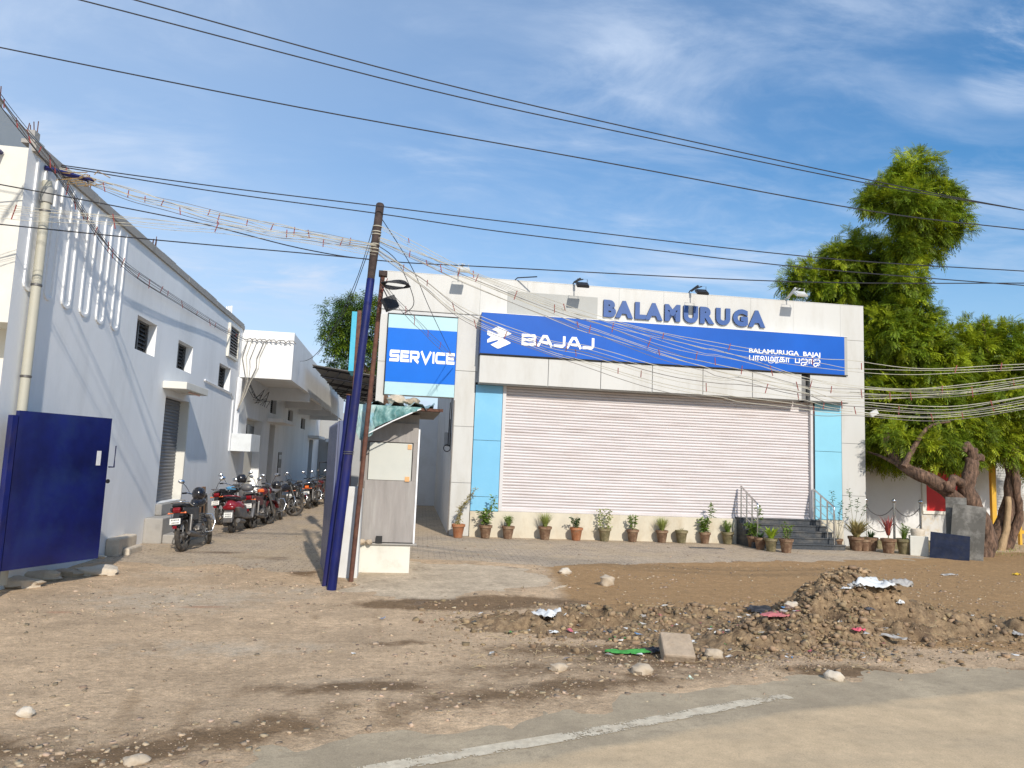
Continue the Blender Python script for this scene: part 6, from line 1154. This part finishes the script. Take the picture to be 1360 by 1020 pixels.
for pp, ra, rb in (([A3(1280, 645, Yt), A3(1266, 636, Yt-.1), A3(1262, 650, Yt-.15), A3(1256, 640, Yt-.1)], .12, .10), ([A3(1178, 440, 19.8), A3(1150, 390, 20.8), A3(1100, 368, 21), A3(1065, 380, 21)], .06, .015), ([A3(1200, 620, Yt+.2), A3(1230, 570, Yt+.4), A3(1262, 560, Yt+.2)], .08, .02), ([A3(1172, 520, 19.2), A3(1215, 470, 19.2), A3(1240, 440, 19.)], .08, .02), ([A3(1210, 300, 19.7), A3(1245, 280, 19.3), A3(1270, 265, 19.)], .05, .015), ([A3(1195, 618, 17.2), A3(1170, 606, 17.8), A3(1152, 600, 18.6)], .06, .02), ([A3(1290, 600, Yt), A3(1284, 590, Yt), A3(1280, 600, Yt)], .10, .06), ([A3(1292, 612, Yt), A3(1303, 606, Yt), A3(1304, 612, Yt)], .09, .06)):
    mb = MB(); limb(mb, pp, ra, rb, 8); mb.build('branch', M_BARK, t, smooth=True)
BL = [(1213, 235, 36, 17.4), (1195, 262, 34, 17.3), (1240, 262, 34, 17.3), (1170, 262, 22, 17.4), (1262, 280, 26, 17.2), (1225, 305, 32, 17.4), (1250, 305, 20, 17.2), (1272, 270, 15, 17.2), (1212, 212, 16, 17.4), (1220, 335, 22, 17.4), (1155, 268, 12, 17.3), (1278, 308, 9, 17.2),
      (1150, 340, 38, 17.2), (1165, 378, 40, 17.2), (1115, 345, 26, 17.2), (1125, 385, 32, 17.3), (1082, 372, 24, 17.4), (1058, 368, 18, 17.4), (1048, 385, 12, 17.5), (1095, 393, 22, 17.5), (1185, 345, 24, 17.2), (1180, 410, 34, 17.1),
      (1190, 440, 44, 17.0), (1215, 415, 28, 17.0), (1220, 470, 46, 16.9), (1180, 490, 40, 17.), (1240, 500, 40, 16.8), (1200, 530, 44, 16.8), (1170, 555, 34, 17.), (1245, 545, 42, 16.6), (1275, 575, 34, 16.5), (1215, 580, 36, 16.7), (1165, 590, 24, 17.), (1240, 590, 26, 16.5), (1285, 545, 26, 16.6), (1262, 520, 26, 16.7), (1238, 440, 24, 16.9), (1250, 465, 18, 16.9), (1180, 470, 30, 18.2), (1200, 560, 34, 18.2)]
FR = [(1180, 572, 30), (1212, 578, 32), (1243, 580, 30), (1272, 572, 30), (1296, 570, 24), (1160, 560, 20), (1225, 548, 34), (1262, 548, 30), (1196, 545, 30), (1240, 515, 34), (1205, 505, 34), (1250, 598, 18), (1180, 598, 16), (1158, 520, 16)]
BL += [(1160, 430, 30, 17), (1165, 520, 30, 17), (1210, 380, 20, 17), (1200, 640-60, 30, 17), (1225, 400, 12, 17), (1290, 590, 22, 16.6), (1265, 600, 22, 16.6), (1258, 490, 26, 16.6), (1150, 480, 14, 17), (1152, 600, 20, 17), (1185, 608, 14, 17), (1130, 350, 30, 17), (1200, 320, 18, 17)]
for i, q_ in enumerate(BL): BL[i] = (q_[0], q_[1], q_[2], 20.0+(q_[3]-17)*1.5 if q_[0] < 1186 and q_[1] > 320 else q_[3]+1.7)
BL += [(1205, 270, 30, 18.2), (1205, 330, 22, 18.4), (1225, 280, 26, 18.3), (1200, 370, 20, 18.4), (1110, 370, 26, 20.2)]
BL += [(1190, 578, 13, 17.3), (1208, 590, 11, 17.), (1232, 592, 13, 16.9), (1255, 588, 14, 16.8)]
BL += [(x, y, r, 18.1+random.uniform(-.2, .2)+(.6 if x < 1218 else .0)) for x, y, r in FR]
crown('crown', [(A3(x, y, Y), r/951*Y*1.06) for x, y, r, Y in BL], t, [M_LEAF, M_LEAFY], .33, 150, 11, .24)
t = empty('neem_tree', (0, 0, 0), 0, 'second neem tree with twin twisted trunks at the right edge of the photo', 'tree')
g0 = gat(1335, 731); Y2 = 18.4; mb = MB(); limb(mb, [(g0.x-.15, Y2, -.1), A3(1333, 690, Y2), A3(1345, 640, Y2), A3(1342, 600, Y2), A3(1340, 560, Y2), A3(1325, 500, Y2)], .22, .11, 12, .2); mb.build('trunk', M_BARK, t, smooth=True); mb = MB(); limb(mb, [(g0.x+.35, Y2, -.1), A3(1352, 690, Y2-.1), A3(1350, 650, Y2-.2), A3(1348, 610, Y2-.1), A3(1352, 540, Y2)], .13, .08, 10, .2); mb.build('trunk', M_BARK, t, smooth=True)
mb = MB(); limb(mb, [(g0.x-.02, Y2-.24, -.05), A3(1337, 700, Y2-.24), A3(1340, 660, Y2-.2)], .11, .07, 8); mb.build('peeled_trunk', M_BARKL, t, smooth=True)
for pp, ra, rb in (([A3(1325, 500, Y2), A3(1310, 460, Y2), A3(1305, 430, Y2)], .10, .03), ([A3(1340, 560, Y2), A3(1370, 500, Y2), A3(1390, 450, Y2)], .10, .03)): mb = MB(); limb(mb, pp, ra, rb, 8); mb.build('branch', M_BARK, t, smooth=True)
BL = [(1290, 470, 34, 17.9), (1320, 580, 30, 17.9), (1300, 540, 34, 17.9), (1350, 540, 34, 17.7), (1345, 600, 20, 17.7), (1300, 600, 14, 18.2), (1318, 520, 36, 17.7), (1300, 455, 36, 18.3), (1330, 460, 36, 18.), (1280, 480, 30, 18.4), (1350, 490, 38, 18.), (1310, 500, 40, 18.2), (1385, 480, 44, 18.), (1420, 500, 50, 18), (1280, 520, 30, 18.3), (1330, 540, 34, 18.), (1345, 575, 28, 18.), (1310, 560, 30, 18.3), (1380, 560, 42, 18.), (1430, 560, 46, 18.), (1300, 585, 20, 18.4), (1355, 605, 16, 18.6), (1270, 450, 18, 18.5), (1262, 500, 24, 18.8), (1340, 445, 18, 18.), (1330, 600, 14, 18.8), (1370, 610, 26, 18.6), (1310, 436, 14, 18.3)]
crown('crown', [(A3(x, y, Y+.6), r/951*Y*1.06) for x, y, r, Y in BL], t, [M_LEAF, M_LEAFY], .33, 120, 11, .42)
t = empty('distant_tree', (0, 0, 0), 0, 'dark green tree rising behind the showroom left of the blue pole', 'tree'); Y3 = 34.; mb = MB(); limb(mb, [(-.1, Y3, 0), (-.4, Y3, 4), A3(478, 480, Y3), A3(465, 430, Y3)], .3, .08, 8); mb.build('trunk', M_BARK, t, smooth=True)
LT2 = leaflet_template(3)
BL = [(460, 425, 24), (447, 440, 16), (478, 410, 22), (455, 450, 20), (470, 462, 24), (490, 440, 30), (450, 478, 14), (466, 405, 13), (500, 415, 20), (485, 480, 26), (440, 415, 10), (505, 470, 26)]
crown('crown', [(A3(x, y, Y3+random.uniform(-1, 1)), r/951*Y3) for x, y, r in BL], t, [M_LEAFD, M_LEAF], .5, 60, 10, .2, LT2)
# far tree line and ground cover at the right, closes the horizon
for i, (x, y, s_) in enumerate(((27, 33, 2.6), (33, 36, 3.2), (39, 40, 3.4))):
    t = empty('roadside_tree', (x, y, 0), 0, ['low far tree just beyond the brown shop', 'round far tree behind the brown shop, middle of the row', 'farthest round tree behind the brown shop'][i], 'tree', 'far trees behind the shop'); mb = MB(); limb(mb, [(0, 0, 0), (.1, 0, 2), (0, 0, 3.2)], .2, .1, 8); mb.build('trunk', M_BARK, t)
    crown('crown', [((random.uniform(-s_, s_)*.6, random.uniform(-1, 1), 3.2+random.uniform(-.6, 1.3)), s_*.5) for _ in range(7)], t, [M_LEAFD, M_LEAF], .55, 18, 7, .2, LT2)
# grass tufts by tree roots
mb = MB()
for i in range(900):
    x = random.uniform(14.6, 20); y = random.uniform(16.6, 19.5); q = random.uniform(0, 6.3); h = random.uniform(.03, .10); d = Vector((math.cos(q), math.sin(q), 0)); s = Vector((-d.y, d.x, 0))*.006; p0 = Vector((x, y, 0)); mb.add([p0-s, p0+s, p0+d*h*.5+Vector((0, 0, h))], [(0, 1, 2)])
tag(mb.build('grass', M_PGRASS), 'short grass tufts between the tree roots at the right edge', 'grass', kind='stuff')
# drain cover let into the paving before the steps, and a small lamp on the corner of the showroom
r = empty('drain_cover', (7.55, 16.75, .008), R(-3), 'dark slotted drain cover lying in the brick paving before the pots', 'drain cover')
MB().box((-.42, -.11, 0), (.42, .11, .012)).build('frame', M_DULLM, r, bevel=.003); mb = MB(); [mb.box((-.38+.06*k, -.085, .0125), (-.352+.06*k, .085, .0145)) for k in range(13)]; mb.build('slot', M_DARK, r)
p = at(1160, 549, 17.9); r = empty('corner_lamp', p, 0, 'small pale floodlight sticking out right of the showroom corner', 'floodlight')
mb = MB(); mb.box((-.12, -.05, -.07), (.12, .03, .07), M=Matrix.Rotation(R(-28), 3, 'Y')); mb.build('lamp_head', ML, r, bevel=.01); mb = MB(); mb.tube([(-.02, .03, 0), (-.30, .12, .03), (-.45, .2, .03)], .012, 6); mb.build('arm', ML, r)
